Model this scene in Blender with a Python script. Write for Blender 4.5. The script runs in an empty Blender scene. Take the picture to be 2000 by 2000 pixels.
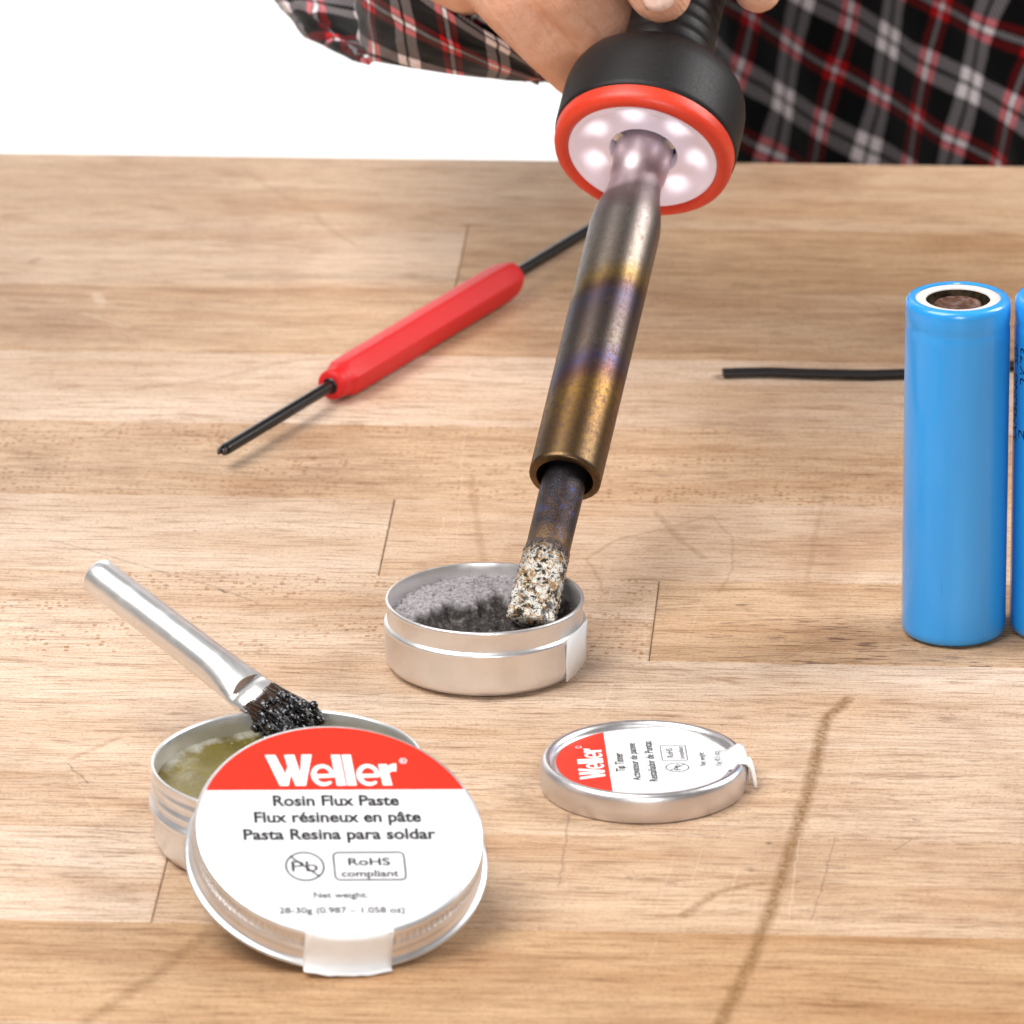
import bpy, bmesh, math, random
from mathutils import Vector, Matrix, noise as mnoise
random.seed(7)
S = bpy.context.scene
COL = S.collection
MM = 0.001
R = math.radians

# ------------------------------------------------------------------ camera, lamps, exposure
CAM = Vector((0.0, -1.4107, 0.5274)); PITCH = 20.5; F = 16000.0; ROLL = -0.006
cd = bpy.data.cameras.new('camera'); cam = bpy.data.objects.new('camera', cd); COL.objects.link(cam)
cam.matrix_world = Matrix.Translation(CAM) @ Matrix.Rotation(R(90 - PITCH), 4, 'X') @ Matrix.Rotation(ROLL, 4, 'Z')
cd.sensor_width = 36; cd.lens = 36 * F / 2000; cd.clip_start = 0.05; cd.clip_end = 50
cd.dof.use_dof = True; cd.dof.focus_distance = 1.43; cd.dof.aperture_fstop = 46
S.camera = cam
S.view_settings.view_transform = 'Standard'; S.view_settings.look = 'None'
S.view_settings.exposure = 0.0; S.view_settings.gamma = 1.0

w = bpy.data.worlds.new('World'); S.world = w; w.use_nodes = True
w.node_tree.nodes['Background'].inputs[0].default_value = (0.95, 0.97, 1.0, 1)
w.node_tree.nodes['Background'].inputs[1].default_value = 0.11

def area(name, loc, target, sx, sy, power, color=(1, 1, 1)):
    l = bpy.data.lights.new(name, 'AREA'); l.shape = 'RECTANGLE'; l.size = sx; l.size_y = sy
    l.energy = power; l.color = color
    o = bpy.data.objects.new(name, l); COL.objects.link(o); o.location = loc
    o.rotation_euler = (Vector(target) - Vector(loc)).to_track_quat('-Z', 'Y').to_euler()
    return o
area('softbox_left', (-0.55, -0.34, 1.15), (0, 0.03, 0), 0.90, 0.90, 22.5, (1, 0.985, 0.965))
area('softbox_right', (0.85, 0.22, 0.66), (0, 0, 0.02), 0.36, 0.55, 9.0, (1, 0.99, 0.98))
area('softbox_front', (0.10, -1.75, 0.62), (0, 0, 0), 0.50, 0.40, 11.0, (1, 1, 1))
area('backdrop_lamp', (-0.25, 0.72, 0.95), (-0.25, 1.9, 0.35), 0.9, 0.4, 42, (1, 1, 1))

CM = cam.matrix_world.to_3x3()
def ray(px, py):
    return (CM @ Vector(((px - 1000) / F, (1000 - py) / F, -1.0))).normalized()
def PZ(px, py, z=0.0):          # the point at height z that a direction meets
    d = ray(px, py); return CAM + d * ((z - CAM.z) / d.z)
def PY(px, py, y):              # the point in the upright plane at depth y
    d = ray(px, py); return CAM + d * ((y - CAM.y) / d.y)

# ------------------------------------------------------------------ helpers
def new_obj(name, bm, m, parent=None, smooth=True, autosharp=None, mw=None):
    me = bpy.data.meshes.new(name); bm.normal_update(); bm.to_mesh(me); bm.free()
    if smooth:
        me.polygons.foreach_set('use_smooth', [True] * len(me.polygons))
        if autosharp: me.set_sharp_from_angle(angle=R(autosharp))
    if m: me.materials.append(m)
    o = bpy.data.objects.new(name, me); COL.objects.link(o)
    if parent: o.parent = parent
    if mw is not None: o.matrix_local = mw
    return o
def thing(name, label, cat, loc=(0, 0, 0), mat=None, group=None):
    o = bpy.data.objects.new(name, None); COL.objects.link(o); o.empty_display_size = 0.01
    if mat is not None: o.matrix_world = mat
    else: o.location = loc
    o['label'] = label; o['category'] = cat
    if group: o['group'] = group
    return o
def lathe_bm(prof, seg=96, mod=None, bm=None, closed=False):
    bm = bm or bmesh.new(); rings = []
    for k, (r, z) in enumerate(prof):
        ring = []
        if r < 1e-7: ring = [bm.verts.new((0, 0, z))]
        else:
            for i in range(seg):
                a = 2 * math.pi * i / seg
                rr = r + (mod(k, a, i) if mod else 0)
                ring.append(bm.verts.new((rr * math.cos(a), rr * math.sin(a), z)))
        rings.append(ring)
    pairs = list(zip(rings[:-1], rings[1:]))
    if closed: pairs.append((rings[-1], rings[0]))
    for A, B in pairs:
        if len(A) == 1 and len(B) == 1: continue
        for i in range(seg):
            j = (i + 1) % seg
            if len(A) == 1: bm.faces.new((A[0], B[j], B[i]))
            elif len(B) == 1: bm.faces.new((A[i], A[j], B[0]))
            else: bm.faces.new((A[i], A[j], B[j], B[i]))
    return bm
def lathe(name, prof, m, parent=None, seg=96, mod=None, sharp=40, mw=None, closed=False):
    bm = lathe_bm([(a * MM, b * MM) for a, b in prof], seg, mod, closed=closed)
    bmesh.ops.recalc_face_normals(bm, faces=bm.faces)
    return new_obj(name, bm, m, parent, True, sharp, mw)
def tube_bm(pts, rads, seg=12, bm=None, caps=True, up=None):
    bm = bm or bmesh.new(); rings = []; prev = up
    n = len(pts)
    for i, p in enumerate(pts):
        t = (pts[min(i + 1, n - 1)] - pts[max(i - 1, 0)]).normalized()
        if prev is None: prev = t.orthogonal()
        x = (prev - t * prev.dot(t)).normalized(); y = t.cross(x); prev = x
        r = rads[i] if not isinstance(rads, (int, float)) else rads
        rings.append([bm.verts.new(p + x * math.cos(2 * math.pi * k / seg) * r + y * math.sin(2 * math.pi * k / seg) * r) for k in range(seg)])
    for A, B in zip(rings[:-1], rings[1:]):
        for k in range(seg):
            bm.faces.new((A[k], A[(k + 1) % seg], B[(k + 1) % seg], B[k]))
    if caps:
        bm.faces.new(rings[0][::-1]); bm.faces.new(rings[-1])
    return bm

# ------------------------------------------------------------------ node helpers
class NT:
    def __init__(s, name):
        s.m = bpy.data.materials.new(name); s.m.use_nodes = True; s.t = s.m.node_tree
        s.b = s.t.nodes['Principled BSDF']
    def n(s, typ, **kw):
        x = s.t.nodes.new(typ)
        for k, v in kw.items(): setattr(x, k, v)
        return x
    def inp(s, node, key, v):
        sock = node.inputs[key]
        if isinstance(v, bpy.types.NodeSocket): s.t.links.new(v, sock)
        elif v is not None: sock.default_value = v
    def math(s, op, a, b=0.0, c=None, clamp=False):
        x = s.n('ShaderNodeMath', operation=op, use_clamp=clamp)
        s.inp(x, 0, a); s.inp(x, 1, b)
        if c is not None: s.inp(x, 2, c)
        return x.outputs[0]
    def vmath(s, op, a, b=None):
        x = s.n('ShaderNodeVectorMath', operation=op); s.inp(x, 0, a)
        if b is not None: s.inp(x, 1, b)
        return x.outputs[0]
    def mapr(s, v, a, b, c=0.0, d=1.0, smooth=False):
        x = s.n('ShaderNodeMapRange', interpolation_type='SMOOTHSTEP' if smooth else 'LINEAR')
        for k, q in zip(range(5), (v, a, b, c, d)): s.inp(x, k, q)
        return x.outputs[0]
    def noise(s, vec, scale=1.0, detail=3.0, rough=0.5, dist=0.0, color=False):
        x = s.n('ShaderNodeTexNoise'); s.inp(x, 'Vector', vec); s.inp(x, 'Scale', scale); s.inp(x, 'Detail', detail)
        s.inp(x, 'Roughness', rough); s.inp(x, 'Distortion', dist)
        return x.outputs['Color' if color else 'Fac']
    def ramp(s, fac, stops, interp='LINEAR'):
        x = s.n('ShaderNodeValToRGB'); r = x.color_ramp; r.interpolation = interp
        while len(r.elements) < len(stops): r.elements.new(0.5)
        for e, (p, c) in zip(r.elements, stops):
            e.position = p; e.color = (*c, 1) if len(c) == 3 else c
        s.inp(x, 0, fac); return x.outputs[0]
    def mix(s, fac, a, b, blend='MIX'):
        x = s.n('ShaderNodeMix', data_type='RGBA', blend_type=blend)
        s.inp(x, 0, fac); s.inp(x, 6, (*a, 1) if isinstance(a, tuple) and len(a) == 3 else a); s.inp(x, 7, (*b, 1) if isinstance(b, tuple) and len(b) == 3 else b)
        return x.outputs[2]
    def scaled(s, vec, sx, sy, sz):
        return s.vmath('MULTIPLY', vec, (sx, sy, sz))
    def obj(s): return s.n('ShaderNodeTexCoord').outputs['Object']
    def bump(s, h, strength=0.3, dist=0.0003, normal=None):
        x = s.n('ShaderNodeBump'); s.inp(x, 'Height', h); s.inp(x, 'Strength', strength); s.inp(x, 'Distance', dist)
        if normal: s.inp(x, 'Normal', normal)
        s.t.links.new(x.outputs[0], s.b.inputs['Normal']); return x.outputs[0]
    def set(s, **kw):
        names = dict(color='Base Color', rough='Roughness', metal='Metallic', spec='Specular IOR Level', coat='Coat Weight', coatr='Coat Roughness',
                     sss='Subsurface Weight', sssr='Subsurface Radius', ssss='Subsurface Scale', trans='Transmission Weight', emit='Emission Color', emits='Emission Strength', sheen='Sheen Weight', aniso='Anisotropic')
        for k, v in kw.items():
            if isinstance(v, tuple) and len(v) == 3 and k in ('color', 'emit'): v = (*v, 1)
            s.inp(s.b, names[k], v)
        return s
def simple(name, color, rough=0.5, metal=0.0, vary=0.06, nscale=900, bump=0.0, **kw):
    q = NT(name); n = q.noise(q.obj(), nscale, 4, 0.6)
    c2 = tuple(max(0, c * (1 - vary * 2)) for c in color); c3 = tuple(min(1, c * (1 + vary)) for c in color)
    q.set(color=q.ramp(n, [(0.3, c2), (0.7, c3)]), rough=q.mapr(n, 0.3, 0.7, max(0.02, rough - 0.05), min(1, rough + 0.07)), metal=metal, **kw)
    if bump: q.bump(n, bump, 0.0002)
    return q.m

def brushed(name, color=(0.80, 0.78, 0.77), rough=0.33, s=(60, 60, 2500), bump=0.1, metal=0.8):
    q = NT(name); v = q.obj()
    n = q.noise(q.scaled(v, *s), 1.0, 3, 0.6); g = q.noise(v, 260, 3, 0.6)
    q.set(color=q.mix(q.mapr(g, 0.35, 0.7), tuple(c * 0.93 for c in color), color), metal=metal,
          rough=q.math('ADD', q.mapr(n, 0.2, 0.8, rough - 0.08, rough + 0.08), q.mapr(g, 0.5, 0.8, 0, 0.12)))
    q.bump(n, bump, 0.0001); return q.m
M_alu = brushed('brushed_aluminium')
M_alu2 = brushed('satin_aluminium', (0.86, 0.85, 0.85), 0.33, (40, 40, 900), 0.06, 0.80)
M_alu3 = brushed('bright_aluminium', (0.74, 0.71, 0.71), 0.36, (40, 40, 900), 0.06, 0.95)
M_steel = brushed('bright_steel', (0.84, 0.83, 0.82), 0.32, (1500, 1500, 40), 0.08, 0.8)
M_paper = simple('white_paper_label', (0.80, 0.80, 0.81), 0.38, vary=0.01, spec=0.4)
M_tape = simple('white_plastic_tape', (0.90, 0.90, 0.90), 0.45, vary=0.02, nscale=300, bump=0.15)
M_redprint = simple('red_print', (0.68, 0.030, 0.012), 0.35, vary=0.03, nscale=2500)
M_whiteprint = simple('white_print', (0.88, 0.86, 0.86), 0.4, vary=0.01)
M_blackprint = simple('black_print', (0.012, 0.010, 0.013), 0.45, vary=0.02)
M_greyprint = simple('grey_print', (0.05, 0.042, 0.05), 0.45, vary=0.02)
M_blackrub = simple('black_rubber', (0.011, 0.0095, 0.0095), 0.5, vary=0.15, nscale=2200, bump=0.12, spec=0.32)
M_blackmetal = simple('black_oxide_steel', (0.007, 0.006, 0.006), 0.34, vary=0.1, nscale=1500, spec=0.4)

# ------------------------------------------------------------------ backdrop and workbench
def backdrop():
    bm = bmesh.new(); prof = [(0.45, -0.85), (1.3, -0.85)]
    for k in range(1, 12):
        a = R(90) * k / 12; prof.append((1.5 + 0.4 * math.sin(a), -0.45 - 0.4 * math.cos(a)))
    prof += [(1.9, -0.45), (1.9, 1.9)]
    rows = [[bm.verts.new((x, y, z)) for x in (-2.2, 2.2)] for y, z in prof]
    for a, b in zip(rows[:-1], rows[1:]): bm.faces.new((a[0], a[1], b[1], b[0]))
    o = new_obj('backdrop', bm, simple('white_seamless_paper', (0.9, 0.9, 0.9), 0.9, vary=0.005, nscale=5)); o['kind'] = 'structure'
backdrop()

YAW = R(-3.6)
def mark_group(cache=[]):
    if cache: return cache[0]
    g = bpy.data.node_groups.new('mark_segment', 'ShaderNodeTree'); cache.append(g)
    for nm, ty in (('P', 'NodeSocketVector'), ('A', 'NodeSocketVector'), ('D', 'NodeSocketVector'), ('L2', 'NodeSocketFloat'), ('W', 'NodeSocketFloat'), ('S', 'NodeSocketFloat'), ('prev', 'NodeSocketFloat')):
        g.interface.new_socket(nm, in_out='INPUT', socket_type=ty)
    g.interface.new_socket('out', in_out='OUTPUT', socket_type='NodeSocketFloat')
    gi, go = g.nodes.new('NodeGroupInput'), g.nodes.new('NodeGroupOutput')
    def gn(t, op, *ins):
        x = g.nodes.new(t); x.operation = op
        for i, s_ in enumerate(ins):
            if isinstance(s_, bpy.types.NodeSocket): g.links.new(s_, x.inputs[i])
            else: x.inputs[i].default_value = s_
        return x
    pa = gn('ShaderNodeVectorMath', 'SUBTRACT', gi.outputs['P'], gi.outputs['A']).outputs[0]
    dt = gn('ShaderNodeVectorMath', 'DOT_PRODUCT', pa, gi.outputs['D']).outputs['Value']
    tt = gn('ShaderNodeMath', 'DIVIDE', dt, gi.outputs['L2']); tt.use_clamp = True
    sc = g.nodes.new('ShaderNodeVectorMath'); sc.operation = 'SCALE'; g.links.new(gi.outputs['D'], sc.inputs[0]); g.links.new(tt.outputs[0], sc.inputs['Scale'])
    di = gn('ShaderNodeVectorMath', 'DISTANCE', pa, sc.outputs[0]).outputs['Value']
    dv = gn('ShaderNodeMath', 'DIVIDE', di, gi.outputs['W']).outputs[0]
    iv = gn('ShaderNodeMath', 'SUBTRACT', 1.3, dv); iv.use_clamp = True
    ml = gn('ShaderNodeMath', 'MULTIPLY', iv.outputs[0], gi.outputs['S']).outputs[0]
    mx = gn('ShaderNodeMath', 'MAXIMUM', ml, gi.outputs['prev']).outputs[0]
    g.links.new(mx, go.inputs[0])
    return g
def wood_material(ylo, yhi):
    q = NT('butcher_block_maple'); v = q.obj(); pos = q.n('ShaderNodeNewGeometry').outputs['Position']
    def prop(nm):
        a = q.n('ShaderNodeAttribute', attribute_type='OBJECT', attribute_name=nm); return a.outputs['Fac']
    seed, tone, fleck, streak, pore = prop('seed'), prop('tone'), prop('fleck'), prop('streak'), prop('pore')
    cmb = q.n('ShaderNodeCombineXYZ'); q.inp(cmb, 2, q.math('MULTIPLY', seed, 3.7))
    cmx = q.n('ShaderNodeCombineXYZ'); q.inp(cmx, 0, q.math('MULTIPLY', seed, 0.37)); q.inp(cmx, 1, q.math('MULTIPLY', seed, 0.113))
    v = q.vmath('ADD', v, cmx.outputs[0])
    warp = q.noise(q.scaled(v, 9, 40, 0), 1.0, 2, 0.5, color=True)
    vw = q.vmath('ADD', v, q.scaled(q.vmath('SUBTRACT', warp, (0.5, 0.5, 0.5)), 0.0, 0.010, 0.0))
    def st(a, b, vec=vw): return q.vmath('ADD', q.scaled(vec, a, b, 0), cmb.outputs[0])
    base = q.mix(q.math('MULTIPLY', tone, 1.45, clamp=True), (0.71, 0.550, 0.425), (0.49, 0.292, 0.142))
    def mul(fac, c): return q.mix(fac, base, c, 'MULTIPLY')
    lowf = q.noise(st(14, 60), 1.0, 3, 0.55)
    base = mul(q.mapr(lowf, 0.45, 0.70, 0, 0.65), (0.74, 0.59, 0.44))
    base = mul(q.mapr(lowf, 0.45, 0.28, 0, 0.8), (1.06, 1.08, 1.12))
    mid = q.noise(st(24, 330), 1.0, 4, 0.6)
    base = mul(q.math('MULTIPLY', q.mapr(mid, 0.52, 0.74, 0, 0.9), streak), (0.56, 0.43, 0.33))
    base = mul(q.mapr(mid, 0.48, 0.30, 0, 0.8), (1.10, 1.12, 1.15))
    fine = q.noise(st(95, 1500), 1.0, 5, 0.7)
    base = mul(q.mapr(fine, 0.50, 0.68, 0, 1.0), (0.54, 0.45, 0.37))
    base = mul(q.mapr(fine, 0.46, 0.28, 0, 0.8), (1.10, 1.13, 1.17))
    grit = q.noise(st(1500, 1900), 1.0, 2, 0.7)
    base = mul(q.mapr(grit, 0.52, 0.72, 0, 0.8), (0.63, 0.53, 0.45))
    # ray flecks
    vo = q.n('ShaderNodeTexVoronoi', distance='CHEBYCHEV', voronoi_dimensions='2D'); q.inp(vo, 'Vector', q.scaled(q.vmath('ADD', v, cmx.outputs[0]), 820, 640, 0)); q.inp(vo, 'Scale', 1.0); q.inp(vo, 'Randomness', 0.9)
    sepv = q.n('ShaderNodeSeparateColor'); q.inp(sepv, 0, vo.outputs['Color'])
    cellm = q.math('GREATER_THAN', sepv.outputs[0], 0.55)
    shape = q.mapr(q.math('SUBTRACT', vo.outputs['Distance'], q.mapr(sepv.outputs[1], 0, 1, 0.02, 0.34)), 0.0, 0.08, 1, 0)
    zone = q.mapr(q.noise(st(40, 70), 1.0, 3, 0.6), 0.36, 0.60)
    fm = q.math('MULTIPLY', q.math('MULTIPLY', cellm, shape), q.math('MULTIPLY', zone, fleck))
    base = mul(q.math('MULTIPLY', fm, 0.8), (0.60, 0.40, 0.22))
    # pores: short dark dashes along the grain
    po = q.noise(st(190, 1500), 1.0, 2, 0.5)
    pz = q.mapr(q.noise(st(18, 80), 1.0, 2, 0.5), 0.40, 0.56)
    pm = q.math('MULTIPLY', q.math('MULTIPLY', q.mapr(po, 0.585, 0.64), pz), pore)
    base = q.mix(q.math('MULTIPLY', pm, 0.85), base, (0.12, 0.065, 0.045))
    # grey grime worn into the surface and old ring marks
    gr = q.noise(q.scaled(pos, 24, 16, 0), 1.0, 4, 0.6)
    base = mul(q.mapr(gr, 0.52, 0.75, 0, 0.9), (0.70, 0.63, 0.60))
    # marks with a shape of their own: burns, pencil and tool scratches
    dn = q.noise(pos, 260, 3, 0.6, color=True)
    pj = q.vmath('ADD', pos, q.scaled(q.vmath('SUBTRACT', dn, (0.5, 0.5, 0.5)), 0.0016, 0.0016, 0))
    marks = q.noise(pos, 900, 3, 0.7); broken = q.mapr(marks, 0.30, 0.60, 0.25, 1)
    g = mark_group()
    def seglist(lines, P):
        cur = 0.0
        for pts, wd, st_ in lines:
            pp = [PZ(*p) for p in pts]
            for a, b in zip(pp[:-1], pp[1:]):
                ya, yb = (p.x * math.sin(-YAW) + p.y * math.cos(-YAW) for p in (a, b))
                m_ = 0.003 + 1.3 * wd * MM
                if max(ya, yb) < ylo - m_ or min(ya, yb) > yhi + m_: continue
                x = q.n('ShaderNodeGroup'); x.node_tree = g; d = b - a
                q.inp(x, 'P', P); q.inp(x, 'A', a); q.inp(x, 'D', d); q.inp(x, 'L2', max(d.length_squared, 1e-9))
                q.inp(x, 'W', wd * MM); q.inp(x, 'S', st_); q.inp(x, 'prev', cur); cur = x.outputs[0]
        return cur
    flat = q.vmath('MULTIPLY', pj, (1, 1, 0))
    brown = seglist([
        ([(1655, 1365), (1612, 1405), (1585, 1520), (1535, 1690), (1475, 1860), (1405, 2003)], 1.3, 0.85),
        ([(1335, 1790), (1395, 1745), (1465, 1727), (1555, 1722)], 1.0, 0.62),
        ([(1280, 1000), (1330, 1055), (1375, 1090)], 0.8, 0.34),
        ([(1145, 1092), (1200, 1055), (1290, 1035), (1385, 1008)], 0.5, 0.36),
        ([(1388, 1005), (1428, 1050), (1432, 1110), (1405, 1158)], 0.35, 0.3),
        ([(1145, 1090), (1165, 1120), (1182, 1160)], 0.4, 0.3),
        ([(1610, 960), (1592, 1050), (1575, 1140)], 0.6, 0.25),
        ([(920, 930), (930, 1010), (945, 1095)], 0.8, 0.30),
        ([(165, 1995), (290, 1915), (400, 1825)], 1.6, 0.5),
        ([(480, 335), (560, 388), (618, 415), (625, 435), (690, 475)], 0.8, 0.25),
        ([(450, 470), (560, 478), (650, 492)], 1.3, 0.22),
        ([(270, 760), (420, 740), (560, 705), (640, 700)], 1.0, 0.25),
        ([(140, 1482), (190, 1458), (230, 1442)], 0.7, 0.42),
        ([(0, 1478), (110, 1492), (190, 1485)], 0.35, 0.35),
        ([(60, 512), (75, 505)], 1.0, 0.55), ([(1440, 555), (1475, 558)], 1.3, 0.5), ([(1525, 600), (1545, 604)], 1.2, 0.35),
        ([(1962, 1536), (1985, 1540)], 1.5, 0.32), ([(1400, 455), (1500, 470)], 1.5, 0.12),
        ([(1150, 1300), (1330, 1308), (1440, 1335)], 0.7, 0.30), ([(1400, 1290), (1560, 1290), (1720, 1298)], 0.35, 0.4),
        ([(1000, 1560), (1120, 1545), (1180, 1530)], 0.9, 0.2),
        ([(640, 740), (760, 800)], 0.8, 0.12)], flat)
    dark = seglist([
        ([(100, 1055), (180, 1075), (310, 1115), (420, 1145), (505, 1178)], 0.35, 0.36),
        ([(455, 890), (500, 850)], 0.0, 0.0) if False else ([(205, 850), (245, 825)], 0.4, 0.35),
        ([(450, 540), (620, 538), (760, 540), (892, 545)], 2.1, 0.30),
        ([(700, 530), (890, 534)], 1.3, 0.22), ([(150, 545), (450, 545)], 1.0, 0.18),
        ([(1632, 1635), (1612, 1710), (1582, 1800)], 0.18, 0.45), ([(1112, 1590), (1092, 1730)], 0.25, 0.4),
        ([(1780, 1640), (1745, 1660)], 0.2, 0.5), ([(1785, 1600), (1795, 1604)], 0.35, 0.8),
        ([(1442, 1180), (1455, 1180)], 0.45, 0.8), ([(1500, 1647), (1503, 1648)], 0.5, 0.9), ([(1408, 1416), (1409, 1417)], 0.3, 0.8),
        ([(430, 1150), (440, 1156)], 0.4, 0.85), ([(323, 1143), (325, 1143)], 0.4, 0.9), ([(380, 1036), (383, 1037)], 0.35, 0.7),
        ([(130, 1490), (175, 1530)], 0.22, 0.6), ([(1480, 1310), (1650, 1235)], 0.15, 0.4), ([(1090, 1300), (1110, 1310)], 0.4, 0.3),
        ([(45, 1225), (95, 1222), (110, 1215)], 1.4, 0.25), ([(770, 975), (745, 1100)], 0.15, 0.4),
        ([(1240, 1970), (1265, 1968)], 0.4, 0.3), ([(1225, 1715), (1230, 1716)], 0.5, 0.5), ([(1465, 1697), (1470, 1700)], 0.9, 0.45)], flat)
    light = seglist([
        ([(922, 700), (905, 870), (893, 1060)], 0.10, 0.4), ([(185, 575), (200, 590)], 1.3, 0.5), ([(860, 1050), (868, 1010)], 0.15, 0.4),
        ([(1540, 1800), (1560, 1640)], 0.15, 0.4), ([(600, 1575), (560, 1530)], 0.2, 0.4), ([(1262, 1180), (1258, 1290)], 0.12, 0.3),
        ([(1200, 1330), (1170, 1400)], 0.2, 0.4), ([(130, 1490), (200, 1610)], 0.12, 0.4), ([(160, 610), (250, 640)], 0.6, 0.25)], flat)
    base = q.mix(q.math('MULTIPLY', brown, broken), base, (0.19, 0.092, 0.026))
    base = q.mix(q.math('MULTIPLY', dark, broken), base, (0.06, 0.045, 0.035))
    base = q.mix(q.math('MULTIPLY', light, q.math('MULTIPLY', broken, 0.7)), base, (0.85, 0.72, 0.58))
    # fine cross-grain sanding scratches
    rot = q.n('ShaderNodeMapping'); q.inp(rot, 'Vector', pos); rot.inputs['Rotation'].default_value = (0, 0, R(9))
    scr = q.noise(q.scaled(rot.outputs[0], 1300, 14, 0), 1.0, 2, 0.5)
    base = q.mix(q.mapr(scr, 0.70, 0.76, 0, 0.16), base, (0.8, 0.66, 0.52))
    q.set(color=base, rough=q.mapr(fine, 0.3, 0.7, 0.50, 0.65), spec=0.22)
    hh = q.math('ADD', q.math('MULTIPLY', fine, -0.5), q.math('MULTIPLY', pm, -1.0))
    q.bump(hh, 0.20, 0.0002)
    return q.m

bench = thing('workbench', 'butcher block workbench top of pale maple staves with stains and scratches', 'workbench', (0, 0, 0))
bench.rotation_euler = (0, 0, YAW)
def plank(mw_, x0, x1, y0, y1, tone, fleck=0.0, streak=0.5, pore=0.4):
    bm = bmesh.new(); bmesh.ops.create_cube(bm, size=1.0)
    L, W, T, gap = x1 - x0, y1 - y0, 0.040, 0.00014
    for vv in bm.verts:
        vv.co.x *= (L - gap); vv.co.y *= (W - gap); vv.co.z = (vv.co.z - 0.5) * T
    top = [e for e in bm.edges if all(abs(vv.co.z) < 1e-6 for vv in e.verts)]
    bmesh.ops.bevel(bm, geom=top, offset=0.00022, segments=1, affect='EDGES')
    o = new_obj('plank', bm, mw_, bench, smooth=False)
    o.location = ((x0 + x1) / 2, (y0 + y1) / 2, -random.random() * 0.00006)
    o['seed'] = random.random() * 20 + 1; o['tone'] = tone; o['fleck'] = fleck; o['streak'] = streak; o['pore'] = pore
    return o
ci, si = math.cos(-YAW), math.sin(-YAW)
def bl(px, py):                  # table point in bench coordinates
    p = PZ(px, py); return (p.x * ci - p.y * si, p.x * si + p.y * ci)
# rows from the far edge towards the viewer; the stave edges were measured at the left border
ye = bl(0, 298)[1]; edges = [ye]
y0 = bl(0, 428)[1]
for k in range(14): edges.append(y0 - k * 0.0397)
rows = [  # (joints, [(tone, fleck, streak, pore) ...] from left to right)
    ([], [(0.40, 0, 0.35, 0.1)]),
    ([bl(902, 500)[0]], [(0.28, 0, 0.45, 0.15), (0.55, 0, 0.6, 0.2)]),
    ([0.16], [(0.45, 0, 0.65, 0.2), (0.62, 0, 0.6, 0.2)]),
    ([], [(0.12, 0, 0.25, 0.1)]),
    ([0.13], [(0.42, 0.9, 0.6, 0.3), (0.25, 0.2, 0.3, 0.4)]),
    ([bl(757, 1040)[0]], [(0.13, 0.0, 0.2, 0.2), (0.22, 0.0, 0.3, 0.25)]),
    ([bl(1277, 1215)[0]], [(0.18, 1.0, 0.35, 0.3), (0.46, 0.0, 0.55, 1.0)]),
    ([-0.16], [(0.2, 0, 0.5, 0.3), (0.14, 0.0, 0.55, 0.45)]),
    ([-0.2], [(0.2, 0, 0.5, 0.3), (0.26, 0.0, 0.6, 0.45)]),
    ([bl(310, 1745)[0]], [(0.05, 0, 0.2, 0.5), (0.36, 0, 0.85, 0.5)]),
    ([0.2], [(0.60, 0, 0.7, 0.1), (0.4, 0, 0.5, 0.2)]),
    ([-0.1], [(0.10, 0, 0.3, 0.2), (0.3, 0, 0.5, 0.3)]),
    ([0.05], [(0.4, 0, 0.5, 0.3), (0.2, 0, 0.5, 0.3)]),
    ([], [(0.3, 0, 0.5, 0.3)]),
]
for i, (joints, kinds) in enumerate(rows):
    mrow = wood_material(edges[i + 1], edges[i])
    xs = [-0.42] + joints + [0.42]
    for k, kd in enumerate(kinds):
        plank(mrow, xs[k], xs[k + 1], edges[i + 1], edges[i], *kd)

# ------------------------------------------------------------------ lettering
def text_obj(body, mat, parent, x0, x1, base, cap, z=0.08, bold=0.0, name='lettering', wrap=None):
    """Flat lettering between x0 and x1 (mm), on a baseline, with the given top of capitals."""
    cu = bpy.data.curves.new('txt', 'FONT'); cu.body = body; cu.offset = bold; cu.resolution_u = 4; cu.size = 1.0
    t = bpy.data.objects.new('txt', cu); COL.objects.link(t)
    me = bpy.data.meshes.new_from_object(t.evaluated_get(bpy.context.evaluated_depsgraph_get()))
    bpy.data.objects.remove(t); bpy.data.curves.remove(cu)
    co = [vv.co.copy() for vv in me.vertices]
    mnx = min(c.x for c in co); mxx = max(c.x for c in co)
    sx = (x1 - x0) / (mxx - mnx); sy = (cap - base) / 0.73
    for vv in me.vertices:
        x, y = x0 + (vv.co.x - mnx) * sx, base + vv.co.y * sy
        vv.co = wrap(x, y) if wrap else Vector((x * MM, y * MM, z * MM))
    me.materials.clear(); me.materials.append(mat); me.name = name
    o = bpy.data.objects.new(name, me); COL.objects.link(o); o.parent = parent
    return o
def poly_obj(name, polys, mat, parent, z):
    bm = bmesh.new()
    for k, (P, quad) in enumerate(polys):
        vs = [bm.verts.new((x * MM, y * MM, (z + 0.004 * k) * MM)) for x, y in P]
        if quad:
            h = len(vs) // 2
            for i in range(h - 1): bm.faces.new((vs[i], vs[i + 1], vs[2 * h - 2 - i], vs[2 * h - 1 - i]))
        else: bm.faces.new(vs)
    bmesh.ops.triangulate(bm, faces=[f for f in bm.faces if len(f.verts) > 4])
    for f in bm.faces:
        f.normal_update()
        if f.normal.z < 0: f.normal_flip()
    return new_obj(name, bm, mat, parent, smooth=False)
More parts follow.
